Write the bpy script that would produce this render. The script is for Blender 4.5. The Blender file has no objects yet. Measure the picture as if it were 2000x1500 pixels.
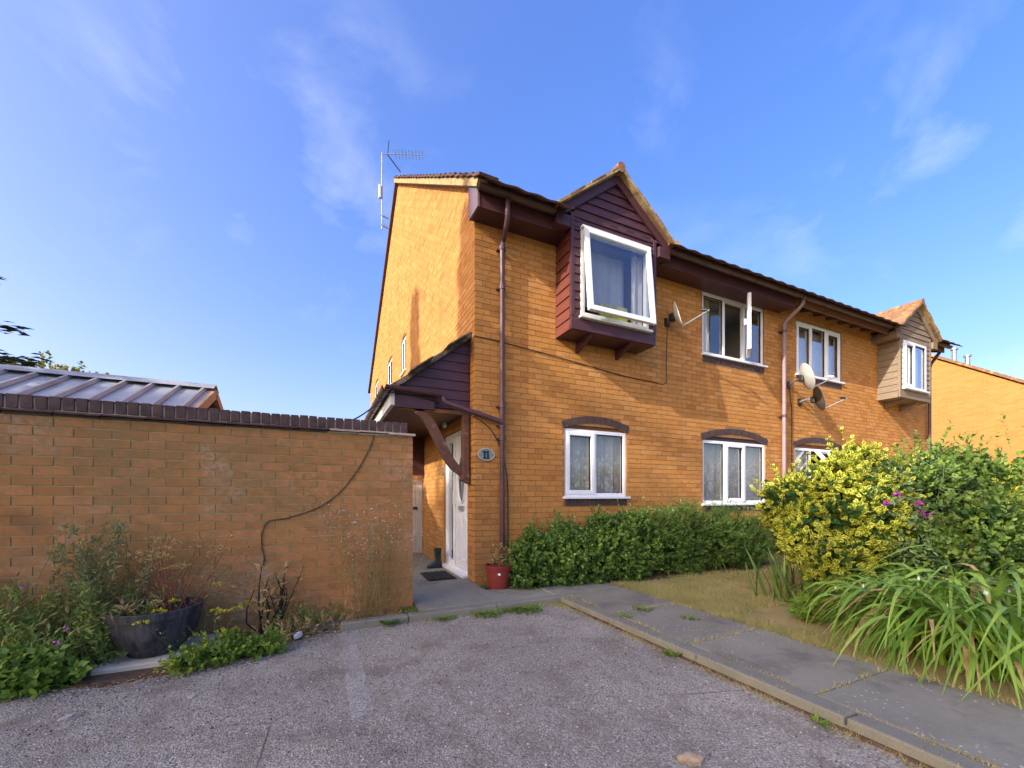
import bpy, math, random
import numpy as np
from mathutils import Vector, Matrix
random.seed(11); RNG = np.random.default_rng(11)
SC = bpy.context.scene; COL = SC.collection
rad = math.radians

# ------------------------------------------------------------------ camera
cd = bpy.data.cameras.new('camera'); CAM = bpy.data.objects.new('camera', cd); COL.objects.link(CAM)
CAM.location = (-1.781, -5.005, 1.2); CAM.rotation_euler = (rad(90), 0, rad(-24.86))
cd.sensor_width = 36; cd.lens = 14.22; cd.shift_y = 0.11; cd.clip_start = .05; cd.clip_end = 3000
SC.camera = CAM
# ------------------------------------------------------------------ sky and sun
SUN_TO = Vector((-1, -.2555, .493)).normalized()
el = math.asin(SUN_TO.z); az = math.atan2(SUN_TO.x, SUN_TO.y)
W = bpy.data.worlds.new('World'); SC.world = W; W.use_nodes = True
nt = W.node_tree; nt.nodes.clear()
def wn(t): return nt.nodes.new(t)
out = wn('ShaderNodeOutputWorld'); bg = wn('ShaderNodeBackground'); sky = wn('ShaderNodeTexSky')
sky.sky_type = 'NISHITA'; sky.sun_disc = False; sky.sun_elevation = el; sky.sun_rotation = az
sky.air_density = 1.0; sky.dust_density = 5.0; sky.ozone_density = 1.5; sky.altitude = 50
hs = wn('ShaderNodeHueSaturation'); hs.inputs['Saturation'].default_value = 1.5; hs.inputs['Value'].default_value = 1.0; hs.inputs['Hue'].default_value = .512
tn = wn('ShaderNodeMixRGB'); tn.blend_type = 'MULTIPLY'; tn.inputs[0].default_value = 1; tn.inputs[2].default_value = (.96, .93, 1.0, 1)
gm = wn('ShaderNodeGamma'); gm.inputs[1].default_value = .82; nt.links.new(sky.outputs[0], gm.inputs[0]); nt.links.new(gm.outputs[0], tn.inputs[1]); nt.links.new(tn.outputs[0], hs.inputs['Color'])
tc = wn('ShaderNodeTexCoord'); mp = wn('ShaderNodeMapping'); mp.inputs['Scale'].default_value = (1.0, 1.0, 1.5)
mp.inputs['Rotation'].default_value = (.35, .2, .9); mp.inputs['Location'].default_value = (18.17, 11.6, 6.23)
nt.links.new(tc.outputs['Generated'], mp.inputs[0])
n1 = wn('ShaderNodeTexNoise'); n1.inputs['Scale'].default_value = 4.2; n1.inputs['Detail'].default_value = 9; n1.inputs['Roughness'].default_value = .52; n1.inputs['Distortion'].default_value = .35
n2 = wn('ShaderNodeTexNoise'); n2.inputs['Scale'].default_value = 2.2; n2.inputs['Detail'].default_value = 3; n1.inputs['Lacunarity'].default_value = 2.2
nt.links.new(mp.outputs[0], n1.inputs['Vector']); nt.links.new(mp.outputs[0], n2.inputs['Vector'])
r1 = wn('ShaderNodeMapRange'); r1.inputs[1].default_value = .5; r1.inputs[2].default_value = .85; r1.inputs[3].default_value = 0; r1.inputs[4].default_value = .55
r2 = wn('ShaderNodeMapRange'); r2.inputs[1].default_value = .44; r2.inputs[2].default_value = .64; r2.inputs[3].default_value = 0; r2.inputs[4].default_value = 1
nt.links.new(n1.outputs[0], r1.inputs[0]); nt.links.new(n2.outputs[0], r2.inputs[0])
mm = wn('ShaderNodeMath'); mm.operation = 'MULTIPLY'; nt.links.new(r1.outputs[0], mm.inputs[0]); nt.links.new(r2.outputs[0], mm.inputs[1])
mx = wn('ShaderNodeMixRGB'); mx.inputs[2].default_value = (2.2, 2.3, 2.5, 1)
nt.links.new(mm.outputs[0], mx.inputs[0]); nt.links.new(hs.outputs[0], mx.inputs[1]); nt.links.new(mx.outputs[0], bg.inputs[0])
bg.inputs[1].default_value = .15
nt.links.new(bg.outputs[0], out.inputs[0])
sd = bpy.data.lights.new('sun', 'SUN'); sd.energy = 2.0; sd.angle = rad(.55); sd.color = (1, .95, .88)
so = bpy.data.objects.new('sun', sd); COL.objects.link(so); so.rotation_euler = SUN_TO.to_track_quat('Z', 'Y').to_euler(); so.location = (-20, -8, 15)
SC.view_settings.view_transform = 'Standard'; SC.view_settings.look = 'None'; SC.view_settings.gamma = 1; SC.view_settings.use_curve_mapping = False
SC.view_settings.exposure = 1.85
SC.cycles.max_bounces = 8; SC.cycles.transparent_max_bounces = 16; SC.cycles.use_denoising = True

# ------------------------------------------------------------------ materials
class NT:
    def __init__(s, name):
        s.m = bpy.data.materials.new(name); s.m.use_nodes = True; s.t = s.m.node_tree; s.t.nodes.clear()
        s.o = s.t.nodes.new('ShaderNodeOutputMaterial'); s._g = None
    def n(s, t, **k):
        n = s.t.nodes.new(t)
        for a, v in k.items():
            if hasattr(n, a): setattr(n, a, v)
            else: n.inputs[a.replace('_', ' ')].default_value = v
        return n
    def l(s, a, b): s.t.links.new(a, b)
    def set(s, sock, v):
        if hasattr(v, 'is_linked') or isinstance(v, bpy.types.NodeSocket): s.l(v, sock)
        elif isinstance(v, (int, float)) and sock.type == 'RGBA': sock.default_value = (v, v, v, 1)
        else: sock.default_value = (*v, 1) if isinstance(v, tuple) and len(v) == 3 and sock.type == 'RGBA' else v
    def pos(s):
        if not s._g: s._g = s.n('ShaderNodeNewGeometry')
        return s._g.outputs['Position']
    def map(s, scale=(1, 1, 1), rot=(0, 0, 0)):
        m = s.n('ShaderNodeMapping'); s.l(s.pos(), m.inputs[0]); m.inputs['Scale'].default_value = scale; m.inputs['Rotation'].default_value = rot
        return m.outputs[0]
    def noise(s, sc, det=4, rough=.55, vec=None, dist=0.):
        n = s.n('ShaderNodeTexNoise', Scale=sc, Detail=det, Roughness=rough, Distortion=dist); s.l(vec or s.pos(), n.inputs['Vector']); return n.outputs['Fac']
    def voro(s, sc, feat='F1', out='Distance', vec=None, rnd=1.):
        n = s.n('ShaderNodeTexVoronoi', feature=feat); n.inputs['Scale'].default_value = sc
        if 'Randomness' in n.inputs: n.inputs['Randomness'].default_value = rnd
        s.l(vec or s.pos(), n.inputs['Vector']); return n.outputs[out]
    def attr(s, name):
        return s.n('ShaderNodeAttribute', attribute_name=name).outputs['Fac']
    def ramp(s, f, stops, interp='LINEAR'):
        r = s.n('ShaderNodeValToRGB'); r.color_ramp.interpolation = interp
        e = r.color_ramp.elements
        while len(e) < len(stops): e.new(.5)
        for i, (p, c) in enumerate(stops):
            e[i].position = p; e[i].color = (*c, 1) if isinstance(c, tuple) else (c, c, c, 1)
        s.l(f, r.inputs[0]); return r.outputs[0]
    def rng(s, f, a, b, c=0., d=1.):
        r = s.n('ShaderNodeMapRange'); s.l(f, r.inputs[0])
        for i, v in enumerate((a, b, c, d)): r.inputs[i + 1].default_value = v
        return r.outputs[0]
    def mix(s, f, a, b, mode='MIX'):
        m = s.n('ShaderNodeMixRGB', blend_type=mode); s.set(m.inputs[0], f); s.set(m.inputs[1], a); s.set(m.inputs[2], b); return m.outputs[0]
    def math(s, op, a, b=0.):
        m = s.n('ShaderNodeMath', operation=op); s.set(m.inputs[0], a); s.set(m.inputs[1], b); return m.outputs[0]
    def bump(s, h, strength=.3, dist=.005):
        b = s.n('ShaderNodeBump'); b.inputs['Strength'].default_value = strength; b.inputs['Distance'].default_value = dist; s.l(h, b.inputs['Height']); return b.outputs[0]
    def pbr(s, col, rough=.7, normal=None, spec=.5, metal=0., trans=None):
        p = s.n('ShaderNodeBsdfPrincipled'); s.set(p.inputs['Base Color'], col); s.set(p.inputs['Roughness'], rough)
        p.inputs['Specular IOR Level'].default_value = spec; p.inputs['Metallic'].default_value = metal
        if normal is not None: s.l(normal, p.inputs['Normal'])
        if trans:
            t = s.n('ShaderNodeBsdfTranslucent'); s.set(t.inputs[0], col); a = s.n('ShaderNodeMixShader'); a.inputs[0].default_value = trans
            s.l(p.outputs[0], a.inputs[1]); s.l(t.outputs[0], a.inputs[2]); s.l(a.outputs[0], s.o.inputs[0])
        else: s.l(p.outputs[0], s.o.inputs[0])
        return s.m
M = {}
def brick_mat(name, c0, c1, c2, grime=None):
    t = NT(name); r = t.attr('rnd')
    base = t.ramp(r, [(0, c0), (.35, c1), (.75, c1), (1, c2)])
    drag = t.noise(1, 5, .65, t.map((55, 55, 160)))
    blot = t.noise(6.5, 3, .6)
    ends = t.noise(1, 2, .5, t.map((9, 9, 14)))
    c = t.mix(t.rng(drag, .35, .7, 0, .35), base, t.mix(.5, base, (.9, .62, .3), 'MULTIPLY'))
    c = t.mix(t.rng(ends, .56, .68, 0, .38), c, (.19, .085, .038))
    c = t.mix(t.rng(blot, .5, .8, 0, .3), c, (.42, .26, .11))
    if grime:
        g = t.noise(.9, 6, .6); g2 = t.noise(16, 4, .7)
        k = t.math('MULTIPLY', t.rng(g, .33, .55), t.rng(g2, .3, .62))
        c = t.mix(t.math('MULTIPLY', k, .72), c, grime[0])
        c = t.mix(t.math('MULTIPLY', t.rng(t.noise(.7, 4, .6), .45, .62), t.rng(t.noise(55, 3, .7), .35, .6, .1, .75)), c, (.20, .145, .055))
        c = t.mix(t.math('MULTIPLY', t.rng(t.noise(210, 2, .7), .55, .7), .35), c, (.06, .045, .03))
        k2 = t.math('MULTIPLY', t.rng(t.noise(1.7, 5, .6), .52, .68), t.rng(t.noise(40, 3, .7), .45, .6))
        c = t.mix(t.math('MULTIPLY', k2, .6), c, grime[1])
    else:
        k = t.math('MULTIPLY', t.rng(t.noise(1.1, 5, .6), .5, .75), .3)
        c = t.mix(k, c, (.24, .13, .06))
        sep = t.n('ShaderNodeSeparateXYZ'); t.l(t.pos(), sep.inputs[0])
        low = t.math('MULTIPLY', t.rng(sep.outputs[2], .1, 1.1, 1, 0), t.rng(t.noise(2.3, 5, .6), .35, .65))
        c = t.mix(t.math('MULTIPLY', low, .5), c, (.27, .19, .08))
    return (M.__setitem__(name, t.pbr(c, .88, t.bump(t.mix(.5, drag, t.noise(120, 3, .6)), .25, .003), .25)))
brick_mat('brick', (.41, .172, .042), (.52, .236, .058), (.57, .28, .09))
brick_mat('wall_brick', (.38, .165, .055), (.46, .20, .065), (.55, .225, .095), ((.20, .135, .06), (.42, .37, .28)))
def simple(name, c, rough=.6, var=.15, nsc=8, spec=.5, metal=0., bump=0., bsc=60, trans=None):
    t = NT(name); n = t.noise(nsc, 5, .6)
    col = t.mix(t.rng(n, .3, .7), tuple(v * (1 - var) for v in c), tuple(min(1, v * (1 + var)) for v in c))
    M[name] = t.pbr(col, rough, t.bump(t.noise(bsc, 4), bump, .004) if bump else None, spec, metal, trans)
simple('mortar', (.28, .155, .07), .95, .2, 12, .1, bump=.4)
simple('wall_mortar', (.36, .29, .13), .95, .25, 9, .1, bump=.5)
simple('dark_brick', (.075, .047, .042), .8, .35, 14, .3, bump=.4)
simple('pale_mortar', (.42, .33, .27), .95, .2, 15, .1, bump=.5)
simple('upvc', (.80, .81, .82), .35, .03, 4, .5)
simple('sunlit_stained_board', (.13, .085, .095), .6, .1, 6)  # box end: stained board with its sunlit paleness put into the colour
simple('upvc_dirty', (.66, .66, .62), .45, .14, 7, .5)
simple('gutter', (.085, .04, .035), .38, .25, 6, .5)
simple('purple_pipe', (.085, .036, .042), .4, .25, 5, .5)
simple('black_plastic', (.015, .015, .016), .45, .2, 10)
simple('dish', (.42, .42, .40), .5, .15, 9)
simple('dark_dish', (.07, .065, .06), .55, .3, 9)
simple('metal', (.42, .42, .42), .4, .2, 12, .5, .8)
simple('roof_metal', (.34, .345, .345), .5, .22, 2.2, .4, .1)
simple('verge', (.34, .24, .12), .95, .5, 9, .1, bump=.6)
simple('cream', (.62, .58, .42), .6, .1, 6)
simple('interior', (.42, .40, .37), .9, .05, 2)
simple('grey_net', (.32, .33, .34), .9, .15, 2, .1)
simple('curtain', (.70, .70, .68), .9, .06, 3, .1, trans=.4)
simple('soil', (.11, .075, .05), .95, .45, 14, .1, bump=.8, bsc=90)
simple('stone', (.42, .36, .30), .9, .3, 20, .2)
simple('soil_stone', (.34, .27, .18), .95, .45, 30, .1, bump=.8)
simple('slab', (.50, .46, .37), .9, .15, 8, .2, bump=.4)
simple('rubber', (.025, .026, .027), .75, .3, 30, .3)
simple('welly', (.012, .028, .026), .4, .2, 12, .5)
simple('red_pot', (.20, .028, .022), .45, .15, 7, .5)
simple('bark', (.10, .065, .04), .95, .4, 12, .1, bump=.8)
simple('straw', (.46, .33, .13), .85, .35, 30, .2, trans=.25)
simple('dead_leaf', (.48, .36, .17), .85, .3, 20, .2, trans=.3)
simple('red_stem', (.26, .09, .055), .8, .3, 20, .2)
simple('brown_stem', (.17, .10, .055), .9, .3, 20, .2)
simple('dark_stem', (.028, .03, .03), .9, .3, 30, .2)
simple('green_stem', (.12, .17, .05), .8, .25, 20, .2)
simple('pink', (.62, .22, .50), .7, .25, 40, .2, trans=.3)
simple('magenta', (.55, .03, .50), .7, .2, 40, .2, trans=.3)
simple('white_petal', (.75, .76, .72), .7, .1, 40, .2, trans=.3)
simple('yellow_green', (.40, .42, .04), .8, .3, 25, .2, trans=.3)
simple('render_cream', (.7, .64, .5), .9, .05, 2)
simple('lamp_face', (.75, .70, .42), .5, .05, 5)
simple('rust', (.20, .085, .05), .8, .4, 30, .3)
def timber(name, c, axis_scale, rough=.6, worn=None, spec=.4, var=.3):
    t = NT(name); r = t.attr('rnd'); g = t.noise(1, 6, .65, t.map(axis_scale))
    col = t.mix(t.rng(g, .3, .7), tuple(v * (1 - var) for v in c), tuple(v * (1 + var) for v in c))
    col = t.mix(t.rng(r, 0, 1, 0, .3), col, tuple(v * .72 for v in c))
    if worn: col = t.mix(t.rng(t.noise(1, 6, .7, t.map(tuple(v * .55 for v in axis_scale))), worn[1], worn[1] + .1), col, worn[0])
    M[name] = t.pbr(col, rough, t.bump(g, .35, .003), spec)
timber('stained_board', (.072, .026, .030), (3, 3, 70), .42, ((.16, .065, .055), .66))
timber('stained_red', (.155, .045, .033), (3, 5, 70), .42, ((.24, .10, .08), .62))
timber('bracket_wood', (.15, .066, .038), (14, 14, 14), .75, ((.27, .20, .16), .57))
timber('grey_board', (.24, .18, .125), (4, 4, 90), .9, ((.12, .09, .07), .6), .2)
timber('pale_timber', (.40, .27, .18), (5, 5, 60), .85, None, .2)
timber('arch_timber', (.23, .10, .04), (6, 6, 50), .8, None, .2)
timber('gate_paint', (.62, .60, .53), (30, 30, 3), .7, ((.30, .24, .17), .68), .3, .08)
def tile_mat(name, c0, c1, lichen, lt=.5):
    t = NT(name); r = t.attr('rnd'); c = t.mix(r, c0, c1)
    c = t.mix(t.rng(t.noise(7, 5, .65), lt, lt + .12), c, lichen)
    c = t.mix(t.rng(t.noise(23, 4, .6), .6, .7, 0, .7), c, (.36, .33, .26))
    nb = t.bump(t.noise(70, 4), .5, .004)
    if name == 'roof_tile':
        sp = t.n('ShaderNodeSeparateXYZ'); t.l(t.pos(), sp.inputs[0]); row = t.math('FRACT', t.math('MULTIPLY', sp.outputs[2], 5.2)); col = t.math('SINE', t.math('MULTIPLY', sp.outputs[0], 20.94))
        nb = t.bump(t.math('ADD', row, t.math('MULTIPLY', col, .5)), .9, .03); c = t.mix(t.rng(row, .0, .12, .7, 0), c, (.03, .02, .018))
    M[name] = t.pbr(c, .92, nb, .15)
tile_mat('bay_tile', (.20, .105, .06), (.29, .15, .085), (.46, .26, .06), .52)
tile_mat('roof_tile', (.085, .05, .04), (.13, .075, .06), (.2, .16, .08), .6)
tile_mat('canopy_tile', (.10, .075, .055), (.16, .12, .09), (.24, .21, .14), .5)
# glass: clear sheet that mirrors more at a slant
t = NT('glass'); fr = t.n('ShaderNodeLayerWeight'); fr.inputs[0].default_value = .5
k = t.math('MINIMUM', t.math('ADD', t.math('MULTIPLY', t.math('POWER', fr.outputs['Facing'], 3.5), 1.5), .13), 1.)
a = t.n('ShaderNodeBsdfTransparent'); a.inputs[0].default_value = (.94, .96, .96, 1); b = t.n('ShaderNodeBsdfGlossy'); b.inputs['Roughness'].default_value = .01; b.inputs[0].default_value = (.95, .97, 1, 1)
x = t.n('ShaderNodeMixShader'); t.l(k, x.inputs[0]); t.l(a.outputs[0], x.inputs[1]); t.l(b.outputs[0], x.inputs[2]); t.l(x.outputs[0], t.o.inputs[0]); M['glass'] = t.m
# lace net curtain
t = NT('lace'); v1 = t.voro(34, 'F1', 'Distance', t.map((1, .2, .9))); v2 = t.noise(7, 3, .55, t.map((1, .1, .8))); v3 = t.voro(11, 'F1', 'Distance', t.map((1, .1, .8)))
sp = t.n('ShaderNodeSeparateXYZ'); t.l(t.pos(), sp.inputs[0]); low = t.rng(sp.outputs[2], 1.75, 2.0, 1, .15)
pat = t.math('MULTIPLY', t.math('MAXIMUM', t.math('MULTIPLY', t.rng(v1, .2, .5, 1, .25), t.rng(v2, .46, .54)), t.rng(v3, .2, .3, .9, 0)), low); al = t.math('ADD', t.math('MULTIPLY', pat, .42), .56)
d = t.n('ShaderNodeBsdfDiffuse'); d.inputs[0].default_value = (.9, .9, .89, 1); tl = t.n('ShaderNodeBsdfTranslucent'); tl.inputs[0].default_value = (.8, .8, .78, 1)
m1 = t.n('ShaderNodeMixShader'); m1.inputs[0].default_value = .35; t.l(d.outputs[0], m1.inputs[1]); t.l(tl.outputs[0], m1.inputs[2])
tr = t.n('ShaderNodeBsdfTransparent'); m2 = t.n('ShaderNodeMixShader'); t.l(al, m2.inputs[0]); t.l(tr.outputs[0], m2.inputs[1]); t.l(m1.outputs[0], m2.inputs[2]); t.l(m2.outputs[0], t.o.inputs[0]); M['lace'] = t.m
# asphalt
t = NT('asphalt'); vc = t.voro(125, 'F1', 'Color'); vd = t.voro(125, 'F1', 'Distance'); bw = t.n('ShaderNodeRGBToBW'); t.l(vc, bw.inputs[0])
chip = t.ramp(bw.outputs[0], [(0, (.16, .15, .122)), (.4, (.32, .30, .245)), (.7, (.45, .425, .35)), (.92, (.58, .55, .46)), (1, (.72, .68, .59))])
big = t.noise(.55, 5, .6); mid = t.noise(3.2, 5, .65)
c = t.mix(t.rng(vd, .25, .75, 0, .75), chip, (.17, .157, .125))
c = t.mix(t.rng(big, .4, .66, 0, .55), c, t.mix(1, c, (1.55, 1.52, 1.5), 'MULTIPLY'))
c = t.mix(t.math('MULTIPLY', t.rng(mid, .49, .70), .75), c, (.18, .145, .108))
c = t.mix(t.rng(t.noise(1.4, 4, .6), .6, .75, 0, .45), c, (.27, .245, .215))
c = t.mix(t.rng(t.noise(.8, 6, .7, None, .6), .54, .68, 0, .6), c, t.mix(1., c, (.52, .48, .45), 'MULTIPLY'))
cr = t.voro(.9, 'DISTANCE_TO_EDGE', 'Distance', t.mix(.12, t.pos(), t.n('ShaderNodeTexNoise', Scale=5.).outputs['Color']))
c = t.mix(t.math('MULTIPLY', t.rng(cr, .0, .006, .8, 0), t.rng(t.noise(.6, 2), .5, .6)), c, (.05, .04, .035))
M['asphalt'] = t.pbr(c, .9, t.bump(t.math('SUBTRACT', 1., vd), .9, .006), .25)
# worn white paint that the asphalt shows through
t = NT('worn_paint'); k = t.math('MULTIPLY', t.rng(t.noise(60, 4, .7), .42, .6), t.rng(t.noise(4, 4, .6), .3, .6, .15, .8))
p = t.n('ShaderNodeBsdfPrincipled'); p.inputs['Base Color'].default_value = (.56, .55, .51, 1); p.inputs['Roughness'].default_value = .85
tr = t.n('ShaderNodeBsdfTransparent'); x = t.n('ShaderNodeMixShader'); t.l(k, x.inputs[0]); t.l(tr.outputs[0], x.inputs[1]); t.l(p.outputs[0], x.inputs[2]); t.l(x.outputs[0], t.o.inputs[0]); M['worn_paint'] = t.m
# paving concrete
t = NT('paving'); r = t.attr('rnd'); a = t.noise(3, 6, .65); b = t.noise(90, 3, .6); s = t.voro(26, 'F1', 'Distance')
c = t.mix(a, (.16, .155, .118), (.32, .31, .24)); c = t.mix(t.rng(r, 0, 1, 0, .35), c, (.16, .147, .125)); c = t.mix(t.rng(b, .5, .75, 0, .4), c, (.30, .28, .25))
c = t.mix(t.math('MULTIPLY', t.rng(s, .1, .18, 1, 0), t.rng(t.noise(2.2, 2), .45, .55)), c, (.55, .54, .5))
c = t.mix(t.rng(t.noise(1.6, 6, .7), .52, .68, 0, .75), c, (.10, .092, .078))
c = t.mix(t.rng(t.noise(5, 5, .7), .6, .7, 0, .5), c, (.2, .2, .09))
M['paving'] = t.pbr(c, .92, t.bump(b, .5, .003), .2)
t = NT('kerb'); a = t.noise(5, 6, .7); b = t.noise(110, 3, .6)
c = t.mix(a, (.15, .146, .115), (.28, .275, .22)); c = t.mix(t.rng(b, .5, .7, 0, .5), c, (.13, .12, .10)); M['kerb'] = t.pbr(c, .95, t.bump(t.mix(.5, a, b), .7, .006), .15)
t = NT('lawn'); c = t.mix(t.rng(t.noise(2.2, 5, .6), .35, .65), (.40, .30, .13), (.22, .20, .07)); c = t.mix(t.rng(t.noise(1.1, 3, .6), .58, .7), c, (.13, .09, .06)); c = t.mix(t.rng(t.noise(60, 4), .4, .6, 0, .5), c, (.38, .28, .13)); c = t.mix(.25, c, (.45, .36, .18)); M['lawn'] = t.pbr(c, .95, t.bump(t.noise(90, 4, .7), .9, .01), .1)
t = NT('ground'); M['ground'] = t.pbr(t.mix(t.noise(.3, 5), (.10, .105, .05), (.15, .13, .07)), .95, None, .1)
t = NT('planter'); st = t.noise(1, 5, .6, t.map((26, 26, 2.5))); M['planter'] = t.pbr(t.mix(t.rng(st, .35, .72), (.016, .017, .019), (.085, .085, .09)), .6, t.bump(st, .3, .003), .4)
t = NT('sign_plate'); M['sign_plate'] = t.pbr(t.mix(t.rng(t.voro(60, 'F1', 'Distance'), .2, .5), (.42, .47, .46), (.16, .22, .22)), .4, None, .4)
def leafmat(name, lo, hi, edge=None, trans=.28, rough=.5, spec=.35):
    t = NT(name); r = t.attr('rnd'); c = t.mix(r, lo, hi)
    c = t.mix(t.rng(t.noise(3.5, 3), .35, .7, 0, .35), c, tuple(v * .6 for v in lo))
    if edge:
        e = t.attr('edge'); c = t.mix(t.rng(e, .30, .52), c, t.mix(r, edge[0], edge[1]))
    M[name] = t.pbr(c, rough, None, spec, 0, trans)
leafmat('hedge_leaf', (.075, .165, .028), (.25, .39, .075))
leafmat('hedge_light', (.20, .33, .05), (.32, .46, .08))
leafmat('euonymus', (.11, .18, .03), (.19, .26, .04), ((.54, .56, .045), (.70, .68, .10)))
leafmat('inner_shade_leaf', (.025, .07, .014), (.06, .13, .028))  # inner leaves: shade inside the shrubs put into a darker green
leafmat('shrub_leaf', (.09, .18, .03), (.27, .38, .07))
leafmat('pea_leaf', (.13, .22, .09), (.21, .30, .12))
leafmat('lily_leaf', (.12, .27, .03), (.35, .52, .08), None, .3, .4, .45)
leafmat('iris_leaf', (.09, .18, .045), (.2, .29, .07), None, .3, .45)
leafmat('weed_leaf', (.11, .22, .03), (.28, .40, .06))
leafmat('bed_leaf', (.14, .23, .045), (.34, .40, .10))
leafmat('grey_leaf', (.17, .22, .09), (.36, .36, .16))
leafmat('conifer_leaf', (.020, .05, .018), (.045, .085, .03), None, .12)
leafmat('tree_leaf', (.10, .13, .02), (.36, .32, .05))
leafmat('dry_leaf', (.36, .24, .09), (.56, .43, .2))
leafmat('grass_blade', (.16, .24, .04), (.62, .51, .24))

# ------------------------------------------------------------------ building helpers
INV = {}
def reg(o, loc): INV[o.name] = Matrix.Translation(-Vector(loc))
def parent_to(o, p):
    if p is not None:
        o.parent = p; o.matrix_parent_inverse = INV[p.name]
def props(o, label=None, cat=None, group=None, kind=None):
    for k, v in (('label', label), ('category', cat), ('group', group), ('kind', kind)):
        if v: o[k] = v
    return o
def empty(name, loc, label=None, cat=None, group=None, parent=None):
    o = bpy.data.objects.new(name, None); o.empty_display_size = .1; COL.objects.link(o); o.location = loc; reg(o, loc); parent_to(o, parent)
    return props(o, label, cat, group)
class MB:
    def __init__(s): s.v = []; s.f = []; s.r = []; s.r_now = 0.
    def add(s, vs, fs, r=None):
        b = len(s.v); s.v += [tuple(v) for v in vs]
        for f in fs: s.f.append(tuple(b + i for i in f)); s.r.append(s.r_now if r is None else r)
        return s
    def hexa(s, p, r=None):  # 8 points: bottom 4 (ccw from above), top 4
        return s.add(p, [(3, 2, 1, 0), (4, 5, 6, 7), (0, 1, 5, 4), (1, 2, 6, 5), (2, 3, 7, 6), (3, 0, 4, 7)], r)
    def box(s, x0, x1, y0, y1, z0, z1, r=None):
        return s.hexa([(x0, y0, z0), (x1, y0, z0), (x1, y1, z0), (x0, y1, z0), (x0, y0, z1), (x1, y0, z1), (x1, y1, z1), (x0, y1, z1)], r)
    def bar(s, a, b, w, h, up=(0, 0, 1), r=None):  # rectangular bar from a to b
        a = Vector(a); b = Vector(b); d = (b - a).normalized(); sd = d.cross(Vector(up)).normalized(); u = sd.cross(d)
        q = [(-w / 2, -h / 2), (w / 2, -h / 2), (w / 2, h / 2), (-w / 2, h / 2)]
        P = [a + sd * i + u * j for i, j in q] + [b + sd * i + u * j for i, j in q]
        return s.add(P, [(3, 2, 1, 0), (4, 5, 6, 7), (0, 1, 5, 4), (1, 2, 6, 5), (2, 3, 7, 6), (3, 0, 4, 7)], r)
    def prism(s, poly, off, r=None):
        n = len(poly); off = Vector(off); P = [Vector(p) for p in poly]; Q = [p + off for p in P]
        return s.add(P + Q, [tuple(range(n))[::-1], tuple(range(n, 2 * n))] + [(i, (i + 1) % n, n + (i + 1) % n, n + i) for i in range(n)], r)
    def tube(s, path, rr, seg=10, r=None, cap=True):
        P = [Vector(p) for p in path]; n = len(P); R_ = rr if isinstance(rr, (list, tuple)) else [rr] * n
        vs = []; u = None
        for i, p in enumerate(P):
            d = (P[min(i + 1, n - 1)] - P[max(i - 1, 0)]).normalized()
            if u is None: u = d.orthogonal().normalized()
            u = (u - d * u.dot(d)); u = u.normalized() if u.length > 1e-6 else d.orthogonal().normalized(); w = d.cross(u)
            for k in range(seg): a = 2 * math.pi * k / seg; vs.append(p + (u * math.cos(a) + w * math.sin(a)) * R_[i])
        fs = [(i * seg + k, i * seg + (k + 1) % seg, (i + 1) * seg + (k + 1) % seg, (i + 1) * seg + k) for i in range(n - 1) for k in range(seg)]
        if cap: fs += [tuple(range(seg))[::-1], tuple((n - 1) * seg + k for k in range(seg))]
        return s.add(vs, fs, r)
    def lathe(s, prof, c, seg=28, squash=(1, 1), r=None):
        vs = [(c[0] + p[0] * math.cos(2 * math.pi * k / seg) * squash[0], c[1] + p[0] * math.sin(2 * math.pi * k / seg) * squash[1], c[2] + p[1]) for p in prof for k in range(seg)]
        fs = [(i * seg + k, i * seg + (k + 1) % seg, (i + 1) * seg + (k + 1) % seg, (i + 1) * seg + k) for i in range(len(prof) - 1) for k in range(seg)]
        fs += [tuple(range(seg))[::-1], tuple((len(prof) - 1) * seg + k for k in range(seg))]
        return s.add(vs, fs, r)
    def build(s, name, mat, parent=None, smooth=False, bevel=0., jit=0., mesh_only=False):
        v = np.array(s.v, float)
        if jit: v = v + RNG.normal(0, jit, v.shape)
        c = np.array([(v[:, 0].min() + v[:, 0].max()) / 2, (v[:, 1].min() + v[:, 1].max()) / 2, v[:, 2].min()])
        me = bpy.data.meshes.new(name); me.from_pydata((v - c).tolist(), [], s.f)
        at = me.attributes.new('rnd', 'FLOAT', 'FACE'); at.data.foreach_set('value', np.array(s.r, np.float32))
        me.materials.append(M[mat]); me.update()
        if smooth: me.polygons.foreach_set('use_smooth', [True] * len(me.polygons))
        if mesh_only: return me, c
        o = bpy.data.objects.new(name, me); COL.objects.link(o); o.location = c; reg(o, c); parent_to(o, parent)
        if bevel:
            m = o.modifiers.new('bevel', 'BEVEL'); m.width = bevel; m.segments = 2; m.limit_method = 'ANGLE'; m.angle_limit = rad(40)
        if smooth:
            try: me.set_sharp_from_angle(angle=rad(38))
            except Exception: pass
        return o
def inst(name, me, loc, parent=None, rot=(0, 0, 0), scale=(1, 1, 1)):
    o = bpy.data.objects.new(name, me); COL.objects.link(o); o.location = loc; o.rotation_euler = rot; o.scale = scale; reg(o, loc); parent_to(o, parent); return o
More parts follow.
